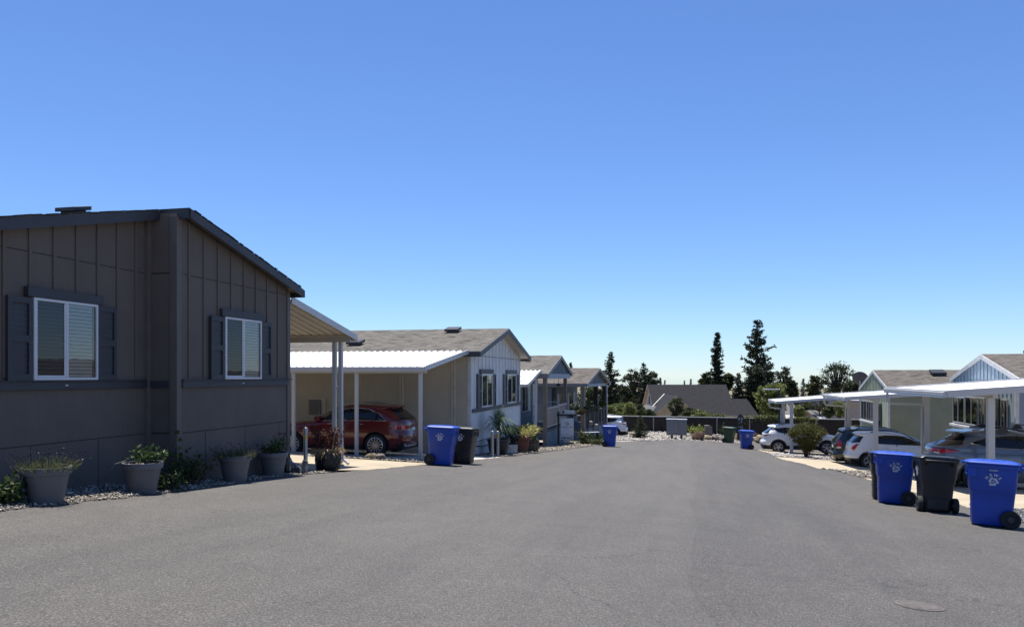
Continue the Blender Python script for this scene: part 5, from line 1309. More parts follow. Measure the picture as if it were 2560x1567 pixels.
def ground_plant(label, px, t, build, name='garden_plant', cat='plant', group=None):
    o = thing(name, label, cat, gp(px, t), 0, group); build(o); return o
def sprig(o, n, spread, h, m, leaf=.05, per=14, lean=.6, wid=.3):
    a = RNG.uniform(0, 2 * math.pi, n); r = RNG.uniform(.2, 1, n) * spread; P = np.stack([.25 * r * np.cos(a), .25 * r * np.sin(a), np.zeros(n)], 1)
    D = np.stack([r * np.cos(a) * lean, r * np.sin(a) * lean, h * RNG.uniform(.5, 1, n)], 1)
    k = np.repeat(np.arange(n), per); u = RNG.uniform(.25, 1, (n * per, 1)); C = P[k] + D[k] * u + RNG.normal(0, leaf * .5, (n * per, 3))
    st = MB()
    for p, d in zip(P, D): st.tube([p, p + d * .5 + [0, 0, .02], p + d], [.006, .004, .002], 4)
    st.build('stems', STEM, o)
    foliage('leaves', [sprays(C, RNG.normal(0, 1, (n * per, 3)) + [0, 0, .4], leaf, leaf * wid)], m, o)
ground_plant('low leafy green plant at the lower left edge, its tips in the sun', 14, 7.55, lambda o: sprig(o, 26, .3, .34, LV_DARK, .085, 14))
ground_plant('tall thin weed with sparse leaf whorls against the house corner', 448, 10.75, lambda o: sprig(o, 5, .12, .85, LV_MID, .09, 14, .25))
ground_plant('feathery low weeds at the foot of the house corner', 478, 10.9, lambda o: sprig(o, 46, .42, .5, LV_DARK, .06, 16, .9))
ground_plant('scruffy shaded groundcover just right of the second pot', 418, 10.0, lambda o: sprig(o, 24, .28, .28, LV_DARK, .06, 14, .9))

def path_lamp():
    o = thing('path_lamp', 'small black garden path lantern beside the last grey pot', 'lamp', gp(722, 14.15))
    b = MB(); b.lathe([(.03, 0), (.06, .03), (.06, .06), (.02, .07)], 12)
    for k in range(6): a = k * 1.047; b.beam((.055 * math.cos(a), .055 * math.sin(a), .06), (.085 * math.cos(a), .085 * math.sin(a), .2), .012, .012)
    b.build('lamp_body', BLACKPL, o)
    b = MB(); b.lathe([(.05, .065), (.075, .195)], 12, cap0=False, cap1=False); b.build('lamp_glass', mat('frosted_glass', (.3, .3, .27), .3), o)
    b = MB(); b.lathe([(.14, .19), (.145, .2), (.06, .25), (.02, .27), (.0, .275)], 16, cap1=False); b.build('lamp_cap', mat('lamp_cap_grey', (.12, .12, .12), .5), o)
path_lamp()
o = thing('garden_stake', 'bent brown metal garden stake with a curled arm beside the house corner', 'garden stake', gp(744, 14.25))
b = MB(); s = Vector((math.cos(YAW), math.sin(YAW), 0))   # leans across the view, to the left
b.tube([s * x + Vector((0, 0, z)) for x, z in ((.0, .0), (-.03, .1), (-.10, .22), (-.2, .42), (-.27, .55), (-.3, .66), (-.285, .74), (-.25, .8), (-.22, .84))], .014, 8)
b.tube([s * x + Vector((0, 0, z)) for x, z in ((-.22, .84), (-.26, .82), (-.34, .815), (-.43, .82))], .009, 6)
for k in range(4): b.lathe([(.0, -.02), (.016, 0), (.0, .02)], 7, tuple(s * (-.33 - .035 * k) + Vector((0, 0, .818))), cap0=False, cap1=False)
b.build('stake_rod', mat('rusty_brown', (.09, .065, .05), .55, .3, var=.4, scale=20), o, shade=True)
b = MB(); b.tube([s * x + Vector((0, 0, z)) for x, z in ((-.09, .2), (.02, .14), (.06, .1), (.05, .04))], .022, 8); b.build('nozzle', STEEL, o, shade=True)

o = thing('bollard', 'galvanised steel bollard with a yellow band by the cream carport', 'bollard', gp(764, 14.75))
b = MB(); b.lathe([(.042, -.02), (.042, .86), (.05, .865), (.05, .9), (.04, .935), (.0, .95)], 20, cap1=False); b.build('bollard_post', STEEL, o, shade=35)
b = MB(); b.lathe([(.0435, .70), (.0435, .77)], 20, cap0=False, cap1=False); b.build('yellow_band', mat('yellow_band', (.55, .33, .06), .5), o, fix=False)
def ribbed_hose():
    o = thing('drain_hose', 'grey corrugated drain hose curled over the gravel at the bollard foot', 'hose', gp(755, 14.35))
    path = []
    for i in range(70):
        u = i / 69; x = lerp(-.32, .12, u); z = .07 + (.16 * (1 - u * 6) if u < .16 else 0) + (.2 * (u - .8) / .2 if u > .8 else 0); path.append(s * x + Vector((-.04, -.05 * math.sin(u * 3), z)))
    b = MB(); b.tube(path, [.055 + .009 * (i % 2) for i in range(70)], 12); b.build('hose_tube', mat('hose_ribbed', (.13, .13, .125), .45, .2), o)
ribbed_hose()

def lattice_planter():
    o = thing('planter', 'black lattice patterned planter with a dark red shrub and dry grass', 'planter', gp(820, 15.65))
    prof = [(.2, -.02), (.235, .02), (.265, .15), (.275, .3), (.265, .40), (.255, .43), (.23, .43), (.22, .38)]
    b = MB(); b.lathe(prof, 32, cap1=False)
    rr = lambda z: pl([(z_, r_) for r_, z_ in prof[:6]], z) + .004
    for k in range(12):
        for sg in (-1, 1):
            pts = []
            for i in range(9): z = .03 + .37 * i / 8; a = k * math.pi / 6 + sg * i / 8 * math.pi / 3; pts.append((rr(z) * math.cos(a), rr(z) * math.sin(a), z))
            b.tube(pts, .009, 5)
    b.build('pot_body', mat('black_glaze', (.014, .013, .013), .38, var=.3), o, shade=35)
    sl = MB(); sl.lathe([(.0, .39), (.225, .39)], 20, cap0=False, cap1=False); sl.build('soil', SOIL, o)
    P, D = tuft(44, .26, .52, .01, .39, .75, .1); k = np.repeat(np.arange(44), 18); u = RNG.uniform(.25, 1, (44 * 18, 1))
    foliage('red_shrub', [sprays(P, D, np.linalg.norm(D, axis=1), .004), leaves(P[k] + D[k] * u + RNG.normal(0, .025, (44 * 18, 3)), .06)], LV_RED, o)
    n = 170; a = RNG.uniform(0, 6.28, n); P = np.stack([.12 * np.cos(a), .12 * np.sin(a), np.full(n, .4)], 1); D = np.stack([np.cos(a), np.sin(a), RNG.uniform(-.1, .7, n)], 1)
    foliage('dry_grass', [sprays(P, D, .24, .008), sprays(P + D * .16, D + [0, 0, -.9], .13, .007)], LV_DRY, o)
lattice_planter()

def rock(label, px, t, rx, ry, rz, m, seed, group=None, yaw=0):
    rn = random.Random(seed); o = thing('rock', label, 'rock', gp(px, t, -.04), yaw, group)
    b = MB(); n, k = 14, 9; cuts = [(Vector((rn.gauss(0, 1), rn.gauss(0, 1), rn.gauss(.3, .8))).normalized(), rn.uniform(.62, .95)) for _ in range(9)]
    rings = []
    for i in range(k + 1):
        th = math.pi * i / k; row = []
        for j in range(n):
            ph = 2 * math.pi * j / n; d = Vector((math.sin(th) * math.cos(ph), math.sin(th) * math.sin(ph), -math.cos(th))); r = 1.0
            for c, q in cuts:
                dd = d.dot(c)
                if dd > .05: r = min(r, q / dd)
            r *= 1 + .05 * math.sin(5 * ph + seed) * math.sin(3 * th); p = d * r; row.append((p.x * rx, p.y * ry, (p.z + .75) * rz))
        rings.append(row)
    b.rings(rings); b.build('rock_body', m, o, shade=28); return o
ROCK_R = mat('rock_rust', (.085, .045, .028), .9, var=.5, scale=2.5, bmp=1, bscale=14); ROCK_T = mat('rock_tan', (.30, .235, .15), .9, var=.4, scale=4, bmp=1, bscale=14); ROCK_G = mat('rock_grey', (.13, .112, .1), .9, var=.4, scale=4, bmp=1, bscale=14)
rock('tan pointed rock at the driveway edge under the red SUV', 930, 20.75, .2, .14, .13, ROCK_T, 3, 'rocks by the driveway', .4); rock('grey brown angular rock beside the tan one near the SUV rear wheel', 952, 20.65, .18, .13, .15, ROCK_G, 5, 'rocks by the driveway', .9)
rock('large rust coloured boulder beside the mailboxes', 1747, 58.4, .56, .45, .44, ROCK_R, 11, 'rocks on the gravel bed')
for k, (px, t, a, h, m, l) in enumerate([(1771, 59.3, .45, .3, ROCK_T, 'small tan rock just right of the rust boulder'), (1788, 59.3, .5, .36, ROCK_G, 'dark grey domed rock, second right of the rust boulder'), (1805, 59.6, .5, .26, ROCK_G, 'flat grey rock left of the green bin'), (1842, 60.2, .5, .36, ROCK_T, 'tan rock between the green bin and the blue bin'),
        (1884, 60.0, .6, .26, ROCK_T, 'low tan rock to the right of the far blue bin'), (1897, 59.6, .7, .5, ROCK_T, 'tall tan rock behind the white SUV tail'), (1890, 61.2, .3, .4, ROCK_R, 'small reddish rock at the fence foot behind the white SUV')]):
    rock(l, px, t, a * .66, a * .55, h * .72, m, 20 + k, 'rocks on the gravel bed', k)

# two steel bollards and the pots in front of the white house
for px, t, l in ((1231, 26.1, 'left one of two slim grey bollards before the grass palm'), (1244.5, 26.5, 'right one of two slim grey bollards before the grass palm')):
    o = thing('bollard', l, 'bollard', gp(px, t), 0, 'bollards before the white house'); b = MB(); b.lathe([(.055, -.02), (.055, .82), (.065, .825), (.065, .86), (.05, .9), (.0, .92)], 18, cap1=False); b.build('bollard_post', STEEL, o, shade=35)
    b = MB(); b.lathe([(.0565, .7), (.0565, .78)], 18, cap0=False, cap1=False); b.build('yellow_band', mat('yellow_band', (.55, .33, .06), .5), o, fix=False)
def simple_pot(o, prof, m, zs, n=28):
    b = MB(); b.lathe(prof, n, cap1=False); b.build('pot_body', m, o, shade=35)
    q = MB(); q.lathe([(.0, zs), (prof[-1][0], zs)], 16, cap0=False, cap1=False); q.build('soil', SOIL, o)
o = thing('potted_palm', 'big grass palm with a fountain of strap leaves in a black pot', 'potted plant', gp(1246, 27.9))
simple_pot(o, [(.3, 0), (.36, .2), (.4, .5), (.43, .52), (.43, .6), (.38, .6), (.36, .5)], BLACKPL, .55)
b = MB(); b.tube([(0, 0, .5), (.01, .0, .8), (.0, .01, 1.05)], [.09, .06, .05], 8); b.build('trunk', STEM, o)
n = 300; a = RNG.uniform(0, 6.28, n); el = RNG.uniform(-.25, 1.45, n); D = np.stack([np.cos(a) * np.cos(el), np.sin(a) * np.cos(el), np.sin(el)], 1); P = np.tile([[0, 0, 1.08]], (n, 1)) + D * .04
L1 = RNG.uniform(.38, .55, (n, 1)); Q = P + D * L1; D2 = D + np.stack([np.zeros(n), np.zeros(n), -.55 - .5 * np.cos(el)], 1); D2 /= np.linalg.norm(D2, axis=1, keepdims=True)
def ribbons(P, Q, E, w):
    n = len(P); A = np.cross(Q - P, [0, 0, 1.0]); A /= np.maximum(np.linalg.norm(A, axis=1, keepdims=True), 1e-6)
    V = np.stack([P - A * w, P + A * w, Q + A * w * .9, Q - A * w * .9, E], 1).reshape(-1, 3); i = np.arange(n)[:, None] * 5
    Fq = np.concatenate([np.concatenate([i, i + 1, i + 2, i + 3], 1), np.concatenate([i + 3, i + 2, i + 4, i + 4], 1)])
    return V, Fq
V, Fq = ribbons(P, Q, Q + D2 * RNG.uniform(.28, .48, (n, 1)), .012)
me = bpy.data.meshes.new('strap_leaves'); me.from_pydata(V.tolist(), [], [tuple(dict.fromkeys(f)) for f in Fq.tolist()]); link('strap_leaves', me, LV_STRAP, o)
o = thing('square_planter', 'small white square planter with a dark succulent', 'planter', gp(1276, 29.5), .35)
b = MB(); b.rings([[(-.24, -.2, 0), (.24, -.2, 0), (.24, .2, 0), (-.24, .2, 0)], [(-.26, -.22, .36), (.26, -.22, .36), (.26, .22, .36), (-.26, .22, .36)]]); b.build('pot_body', mat('white_ceramic', (.6, .57, .52), .4, var=.2), o, bevel=.01)
C = RNG.normal(0, 1, (240, 3)); C /= np.linalg.norm(C, axis=1, keepdims=True); C = C * [.34, .3, .26] * RNG.uniform(.6, 1, (240, 1)) + [0, 0, .55]; foliage('leaves', [leaves(C, .12)], leafmat('leaf_black_green', (.008, .012, .01), (.05, .06, .055), .1, .3), o)
o = thing('potted_shrub', 'yellow leaved shrub in a terracotta pot', 'potted plant', gp(1300, 30.7))
simple_pot(o, [(.3, 0), (.4, .52), (.44, .54), (.44, .66), (.38, .66), (.36, .55)], mat('terracotta', (.17, .06, .035), .75, var=.2), .6)
P, D = tuft(90, .46, .38, .01, .6, 1.1, .2); k = np.repeat(np.arange(90), 9); u = RNG.uniform(.3, 1, (810, 1)); C = P[k] + D[k] * u + RNG.normal(0, .05, (810, 3)); yy = C[:, 0] > -.05
foliage('yellow_leaves', [sprays(C[yy], D[k][yy] + RNG.normal(0, .4, (yy.sum(), 3)), .16, .026)], LV_YEL, o); foliage('green_leaves', [sprays(C[~yy], D[k][~yy] + RNG.normal(0, .4, ((~yy).sum(), 3)), .2, .03)], LV_MID, o)
o = thing('barrel_planter', 'brown wooden half barrel planter with a dark bush', 'planter', gp(1325, 31.8))
b = MB(); b.lathe([(.33, 0), (.38, .2), (.4, .5), (.36, .5), (.35, .42)], 20, cap1=False); b.build('staves', mat('barrel_wood', (.11, .08, .055), .8, var=.5, scale=14, stretch=(1, 1, .05)), o)
b = MB()
for z, r in ((.07, .352), (.4, .398)): b.lathe([(r, z), (r + .004, z + .05)], 20, cap0=False, cap1=False)
b.build('hoops', BLACKPL, o, fix=False)
C = RNG.normal(0, 1, (500, 3)); C /= np.linalg.norm(C, axis=1, keepdims=True); C = C * [.42, .4, .4] * RNG.uniform(.4, 1, (500, 1)) ** .5 + [0, 0, .8]; foliage('leaves', [leaves(C, .11)], LV_DARK, o)

def sale_sign():
    p = gp(1396, 41.0); o = thing('sale_sign', 'black post with a hanging white FOR SALE board and a small rider sign', 'sign', p, .12)
    B = mat('sign_post_black', (.012, .012, .012), .5); W = mat('sign_white', (.66, .68, .70), .5, var=.04); INK = mat('sign_ink', (.07, .08, .085), .6)
    b = MB(); b.box(-.05, .05, -.05, .05, -.1, 1.82); b.box(-.09, .95, -.04, .04, 1.58, 1.68); b.box(.6, .8, -.02, .02, 1.47, 1.58); b.build('sign_post', B, o, bevel=.008)
    b = MB(); b.box(.16, .84, -.018, .0, 1.69, 1.88); rd = b.build('rider_sign', W, o)
    b = MB(); b.box(.19, .33, -.021, -.019, 1.71, 1.86); b.build('rider_mark', INK, rd)
    for z, n in ((1.80, 9), (1.73, 11)):
        q = MB()
        for k in range(n): q.box(.37 + .04 * k, .37 + .04 * k + .028, -.02, -.0185, z, z + .035)
        q.build('rider_text', mat('sign_grey', (.3, .31, .33), .6), rd)
    bd = MB(); bd.box(.12, .82, -.014, .0, .52, 1.45); bo = bd.build('sale_board', W, o)
    fs = MB(); fs.box(.10, .80, -.012, .002, .30, .50); fo = fs.build('sale_strip', W, o)
    V, Fc = text_mesh('FOR SALE', .155); q = MB(); q.add([(v[0] * .9 + .45, -.016 - v[2], v[1] + .345) for v in V], Fc); q.build('sale_text', INK, fo, fix=False)
    q = MB()
    for k in range(12):       # small house-like ring emblem
        a0, a1 = 2 * math.pi * k / 12, 2 * math.pi * (k + .8) / 12
        q.add([(.47 + r * math.cos(a), -.017, 1.16 + r * math.sin(a)) for r, a in ((.05, a0), (.05, a1), (.095, a1), (.095, a0))], [(0, 1, 2, 3)])
    q.build('emblem', INK, bo, fix=False)
    for nn, x0, st, wd, z0, z1 in ((14, .17, .043, .03, .96, 1.0), (6, .36, .04, .026, .87, .89), (10, .18, .06, .04, .57, .585)):
        q = MB()
        for k in range(nn):
            if not (nn == 14 and k == 8): q.box(x0 + st * k, x0 + st * k + wd, -.017, -.0145, z0, z1)
        q.build('board_text', INK, bo)
    c = MB()
    for x in (.2, .74): c.tube([(x, -.008, 1.45), (x, -.008, 1.6)], .006, 5)
    c.build('sign_hooks', STEEL, o)
sale_sign()

# garden in front of the last left house
o = thing('garden_bench', 'low white topped slatted garden shelf among the plants by the last left house', 'bench', gp(1474, 44.2), .6); b = MB(); b.box(-.6, .6, -.14, .14, .66, .7)
b.build('seat', TRIM_WH, o)
for x in (-.5, .5):
    q = MB(); q.box(x - .03, x + .03, -.1, .1, 0, .66); q.build('leg', TRIM_BK, o)
for px, t, l, m, sp, h in ((1457, 43.8, 'pale spiky shrub at the garden corner of the last left house', LV_LAV, .4, .9), (1470, 46.0, 'dark leafy shrub behind the low white garden shelf', LV_DARK, .4, .65), (1497, 46.0, 'dark shrub against the skirting, left of the far blue bin', LV_DARK, .45, .6), (1465, 43.6, 'short dry grass clump at the gravel edge by the last left house', LV_LAV, .35, .3), (1490, 43.4, 'grassy clump beside the wheel of the far left blue bin', LV_LAV, .4, .28)):
    ground_plant(l, px, t, lambda o, m=m, sp=sp, h=h: sprig(o, 46, sp, h, m, .11, 12, .8), 'garden_shrub', 'shrub', 'shrubs by the last left house')
for px, t, l, zt in ((1469, 47.3, 'hanging garden light on a hooked stake, left of the pair', -2.75), (1483, 47.6, 'tall thin bird feeder stake, right of the pair', -2.95)):
    p = gp(px, t); o = thing('garden_hook', l, 'garden stake', p); b = MB(); b.tube([(0, 0, 0), (0, 0, zt - p.z), (.1, 0, zt - p.z + .1), (.2, 0, zt - p.z)], .025, 6); b.build('hook_rod', BLACKPL, o); b = MB(); b.lathe([(.02, 0), (.12, -.04), (.1, -.25), (.02, -.3)], 10, (.2, 0, zt - p.z)); b.build('lantern', mat('grey_lantern', (.3, .28, .26), .5), o)

def basket(label, px, py, d, r, m, m2, kind='hanging_basket'):
    p = at(px, py, d); o = thing(kind, label, 'plant basket', p, 0, 'plants on the porch of the last left house')
    b = MB(); b.lathe([(r * .3, -r * .5), (r * .6, -r * .35), (r * .7, 0)], 14, cap1=False); b.build('basket', BLACKPL, o)
    C = RNG.normal(0, 1, (420, 3)); C /= np.linalg.norm(C, axis=1, keepdims=True); C *= r * RNG.uniform(.3, 1, (420, 1)) ** .4; C[:, 2] = C[:, 2] * .8 + r * .2
    foliage('leaves', [leaves(C[:330], r * .3)], m, o); foliage('flowers', [leaves(C[330:] * 1.05, r * .2)], m2, o)
for i, (px, py, d, r, m, m2, l) in enumerate([(1438, 1018, 48.0, .45, LV_DARK, LV_PALE, 'flower basket at the left post of the last porch'), (1450, 1030, 48.6, .45, LV_DARK, LV_ROSE, 'rail planter with a red flower at the porch corner'), (1466, 1026, 50, .42, LV_DARK, LV_PALE, 'rail planter with pale blooms, second from the porch corner'), (1478, 1024, 51, .4, LV_LAV, LV_PALE, 'grey leaved rail planter in the middle of the last porch'), (1491, 1022, 52, .4, LV_LAV, LV_PALE, 'grey leaved rail planter near the far porch post'), (1507, 1010, 54, .42, LV_DARK, LV_ROSE, 'basket with red flowers at the far post of the last porch'), (1498, 980, 53.5, .3, LV_DARK, LV_ROSE, 'red hanging ornament basket under the far porch beam')]):
    basket(l, px, py, d, r * .72, m, m2)
# ------------------------------------------------------------------ the far end: fence, mailboxes, signs
def fence():
    T = 62.5; x0, x1 = -15.0, 34.0
    o = thing('boundary_fence', 'long dark brown boundary fence with a pale top rail beyond the gravel', 'fence', (x0, T, ground(0, T)))
    FB = mat('fence_brown', (.017, .011, .010), .7, var=.35, scale=3, stretch=(1, 1, .1), bmp=.4, bscale=40); FR = mat('fence_rail', (.55, .56, .50), .5); FP = mat('fence_post', (.26, .24, .22), .6)
    zt = lambda x: -3.25 - .004 * (x + 3) - o.location.z
    b = MB(); r = MB(); x = x0
    while x < x1:
        q = min(x + 2.45, x1); 
        b.add([(x - x0, -.02, -1.3), (q - x0, -.02, -1.3), (q - x0, -.02, zt(q)), (x - x0, -.02, zt(x)), (x - x0, .02, -1.3), (q - x0, .02, -1.3), (q - x0, .02, zt(q)), (x - x0, .02, zt(x))], [(0, 1, 2, 3), (7, 6, 5, 4), (0, 4, 5, 1), (1, 5, 6, 2), (2, 6, 7, 3), (3, 7, 4, 0)])
        n = 14
        for k in range(n):
            a = lerp(x, q, (k + .5) / n) - x0; b.box(a - .07, a + .07, -.035, -.021, -1.3, zt(x) - .05)
        r.beam((x - x0, 0, zt(x) + .03), (q - x0, 0, zt(q) + .03), .12, .06)
        p = MB(); p.box(x - x0 - .045, x - x0 + .045, -.08, -.036, -1.3, zt(x)); p.build('fence_post', FP, o)
        x = q
    b.build('fence_panel', FB, o); r.build('top_rail', FR, o)
fence()

def mailbox(label, px, t):
    o = thing('cluster_mailbox', label, 'mailbox', gp(px, t, -.02), -.02, 'cluster mailboxes')
    G = mat('mailbox_grey', (.15, .165, .185), .45, var=.08); GD = mat('mailbox_seam', (.05, .055, .065), .5)
    b = MB(); b.box(-.39, .39, -.2, .2, .36, 1.5); b.build('cabinet', G, o, bevel=.008)
    b = MB(); b.rings([[(-.42, -.24, z), (.42, -.24, z), (.42, .24, z), (-.42, .24, z)] for z in (1.503, 1.53)] + [[(-.39, -.15, 1.56), (.39, -.15, 1.56), (.39, .15, 1.56), (-.39, .15, 1.56)]]); b.build('cabinet_roof', mat('mailbox_roof', (.4, .42, .45), .35), o)
    b = MB(); b.box(-.08, .08, -.08, .08, -.1, .358); b.box(-.15, .15, -.15, .15, -.03, .03); b.build('pedestal', GD, o)
    d = MB(); l = MB()
    for c in range(3):
        x0 = -.37 + c * .25
        rows = 8 if c else 3
        for k in range(rows):
            z1 = 1.47 - k * (1.06 / rows); z0 = z1 - 1.06 / rows + .012
            d.box(x0, x0 + .235, -.212, -.2005, z0, z1)
            l.box(x0 + .09, x0 + .16, -.216, -.2125, (z0 + z1) / 2 - .012, (z0 + z1) / 2 + .012)
    d.build('mail_doors', mat('mailbox_door', (.17, .185, .205), .42, var=.08), o); l.build('door_locks', mat('lock_plate', (.35, .37, .39), .4, .4), o)
mailbox('grey cluster mailbox cabinet, left one of the joined pair by the road end', 1680, 58.0); mailbox('grey cluster mailbox cabinet, right one of the joined pair by the road end', 1703.5, 58.03)

o = thing('utility_box', 'grey brown stone like utility box standing on the gravel before the fence', 'utility box', gp(1770, 61.2), .5)
b = MB(); b.prism([(-.26, -.1), (.26, -.1), (.26, .62), (.05, .74), (-.26, .74)], 'y', -.2, .2); b.build('box_body', mat('utility_grey', (.19, .165, .15), .85, var=.25, bmp=.6), o, bevel=.02)
o = thing('number_sign', 'black upright sign panel with pale numerals beside the far blue bin', 'sign', gp(1851, 59.8)); SB = mat('sign_black', (.012, .014, .015), .4)
b = MB(); b.prism([(-.24, .0), (.24, .0), (.24, 1.75), (.0, 1.98), (-.24, 1.75)], 'y', -.03, .03); sg = b.build('sign_panel', SB, o)
q = MB(); q.box(-.17, -.03, -.035, -.031, 1.5, 1.72); q.box(.03, .17, -.035, -.031, 1.5, 1.72); q.build('emblem_plate', mat('plate_grey', (.22, .24, .25), .5), sg)
q = MB()
for txt, z in (('- 7', 1.28), ('613', .9)):
    V, Fc = text_mesh(txt, .22); q.add([(v[0], -.032 - v[2], v[1] + z) for v in V], Fc)
q.box(-.17, .17, -.034, -.031, .66, .73); q.build('numerals', mat('numeral_grey', (.33, .34, .35), .5), sg, fix=False)
o = thing('lamp_post', 'dark lamp post with a flat pale lamp arm behind the farthest carport', 'street lamp', gp(1948, 55.5)); d = o.location
top = HY - 972; zt = (HY - 971) / F * (-d.x * ST + d.y * CT) - d.z
b = MB(); b.lathe([(.09, -.1), (.09, .3), (.075, .32), (.07, zt)], 14); b.build('pole', TRIM_BK, o, shade=35)
b = MB(); b.box(-1.05, .05, -.16, .16, zt - .1, zt - .02); b.build('lamp_head', mat('lamp_pale', (.55, .57, .56), .4), o, bevel=.02)
b = MB(); b.box(-.75, -.25, -.12, .12, zt - .015, zt + .02); b.build('solar_panel', mat('solar_dark', (.02, .025, .04), .2), o)

o = thing('manhole_cover', 'small rusty round valve cover set in the asphalt at the lower right', 'manhole cover', (1.87, 7.0, ground(1.87, 7.0) + .004)); sy = (ground(1.87, 7.2) - ground(1.87, 6.8)) / .4; sx = -.05
up = Vector((-sx, -sy, 1)).normalized(); fx = Vector((1, 0, 0)); fx = (fx - up * fx.dot(up)).normalized(); o.rotation_euler = Matrix((fx, up.cross(fx), up)).transposed().to_euler()
b = MB(); b.lathe([(.185, -.02), (.185, .002), (.165, .003), (.163, -.004), (.16, -.004), (.158, .003), (.0, .004)], 32, cap1=False)
for k in range(-6, 7):
    hw = math.sqrt(max(.001, .15 ** 2 - (k * .022) ** 2)); b.box(k * .022 - .004, k * .022 + .004, -hw, hw, .002, .007)
b.build('cover_plate', mat('rusty_iron', (.125, .11, .1), .8, .1, var=.35, scale=14, bmp=.4), o)
# dish beside the sage house
p = at(2150, 948, 60.0); o = thing('satellite_dish', 'large dark satellite dish beside the gable of the sage green house', 'satellite dish', (p.x, p.y, ground(p.x, p.y)))
H = p.z - o.location.z; b = MB(); b.tube([(0, 0, 0), (0, 0, H - .1)], .06, 8); b.build('mast', STEEL, o)
b = MB(); n = 28; rings = []
ax = Vector((.35, .8, .45)).normalized(); u = ax.cross(Vector((0, 0, 1))).normalized(); v = u.cross(ax)
for r in (0.001, .2, .38, .52, .6): rings.append([tuple(Vector((0, 0, H)) + ax * (.42 * r * r) + (u * math.cos(2 * math.pi * k / n) + v * math.sin(2 * math.pi * k / n)) * r) for k in range(n)])
for r in (.6, .52, .38, .2, .001): rings.append([tuple(Vector((0, 0, H)) + ax * (.42 * r * r + .02) + (u * math.cos(2 * math.pi * k / n) + v * math.sin(2 * math.pi * k / n)) * r * .99) for k in range(n)])
b.rings(rings); b.build('reflector', mat('dish_grey', (.09, .09, .095), .6), o, shade=40)

# ------------------------------------------------------------------ houses beyond the fence
def far_house(name_, label, d_ridge, d_eave, xl, xr, zr, ze, roofm, wallm, extra=None):
    o = thing('house', label, 'house', at(1280, 940, d_eave) * 0 + Vector((-d_eave * ST, d_eave * CT, ground(0, d_eave) - 1)), YAW); zg = o.location.z; Z = lambda z: z - zg
    W = d_ridge - d_eave
    r = MB()
    for s, ye in ((1, 0.0), (-1, 2 * W)):
        L = math.hypot(W, zr - ze)
        v = [(xl, W, Z(zr)), (xr, W, Z(zr)), (xr, ye, Z(ze)), (xl, ye, Z(ze))]; v2 = [(x, y, z - .15) for x, y, z in v]
        r.add(v, [(0, 1, 2, 3)], 0, [[(xl, L), (xr, L), (xr, 0), (xl, 0)]]); r.add(v + v2, [(4, 7, 6, 5), (0, 4, 5, 1), (1, 5, 6, 2), (2, 6, 7, 3), (3, 7, 4, 0)], 1)
    r.build('roof', [roofm, mat('eave_board', (.5, .42, .34), .6)], o)
    w = MB(); w.prism([(.5, -.5), (2 * W - .5, -.5), (2 * W - .5, Z(ze) + .28), (W, Z(zr) - .2), (.5, Z(ze) + .28)], 'x', xl + .35, xr - .35); w.build('wall', wallm, o)
    return o, Z, W
def cam_x(px, d): return (px - 1280) / F * d
xl, xr = cam_x(1618, 114), cam_x(1815, 114)
o, Z, W = far_house('dark', 'large house with a steep charcoal roof and a tan cross gable beyond the fence', 114, 108, xl, xr, -1.24, -5.5, MATS['shingles_dark'], mat('stucco_rose', (.50, .40, .35), .85))
gx = cam_x(1689, 104.5); gz = -2.62; hw, dp = 2.7, 2.42
r = MB()
for s in (-1, 1):
    v = [(gx, -3.9, Z(gz)), (gx, 4.2, Z(gz)), (gx + s * hw, 4.2 if 0 else .8, Z(gz - dp)), (gx + s * hw, -3.9, Z(gz - dp))]; v2 = [(x, y, z - .16) for x, y, z in v]
    L = math.hypot(hw, dp); r.add(v, [(0, 1, 2, 3)], 0, [[(0, L), (8, L), (8, 0), (0, 0)]]); r.add(v + v2, [(4, 7, 6, 5), (0, 4, 5, 1), (1, 5, 6, 2), (2, 6, 7, 3), (3, 7, 4, 0)], 1)
r.build('cross_gable_roof', [MATS['shingles_dark'], mat('eave_board', (.5, .42, .34), .6)], o)
w = MB(); w.prism([(gx - hw + .3, -.5), (gx + hw - .3, -.5), (gx + hw - .3, Z(gz - dp) + .1), (gx, Z(gz) - .2), (gx - hw + .3, Z(gz - dp) + .1)], 'y', -3.5, 1.0); w.build('cross_gable_wall', MATS['siding_stucco'], o)
vf = MB(); vf.beam((gx - .02, 4.06, Z(gz) + .05), (gx - hw - .35, .6, Z(gz - dp) + .06), .14, .04); vf.build('valley_flashing', mat('flashing', (.3, .3, .3), .5, .3), o)
fw = MB(); fw.box(xl + .30, xl + .349, W - .55, W + .25, Z(-4.2), Z(-2.9)); gw = fw.build('gable_window', TRIM_WH, o); fw = MB(); fw.box(xl + .27, xl + .299, W - .45, W + .15, Z(-4.1), Z(-3.0)); fw.build('pane', mat('dark_pane', (.012, .013, .015), .06, var=0), gw)
p = MB(); p.lathe([(.12, 0), (.06, .08), (.05, .08), (.05, .6)], 10, (cam_x(1688, 111.5), 3.5, Z(-3.05))); p.build('vent_pipe', STEEL, o)
xe = cam_x(1867, 111); e = MB(); v = [(xr - .01, 3.1, Z(-3.28)), (xe, 3.1, Z(-3.28)), (xe + .8, -.1, Z(-5.55)), (xr - .01, -.1, Z(-5.55))]; L = 4
e.add(v, [(0, 1, 2, 3)], 0, [[(0, L), (4, L), (5, 0), (0, 0)]]); e.add(v + [(x, y, z - .15) for x, y, z in v], [(4, 7, 6, 5), (0, 4, 5, 1), (1, 5, 6, 2), (2, 6, 7, 3), (3, 7, 4, 0)], 1)
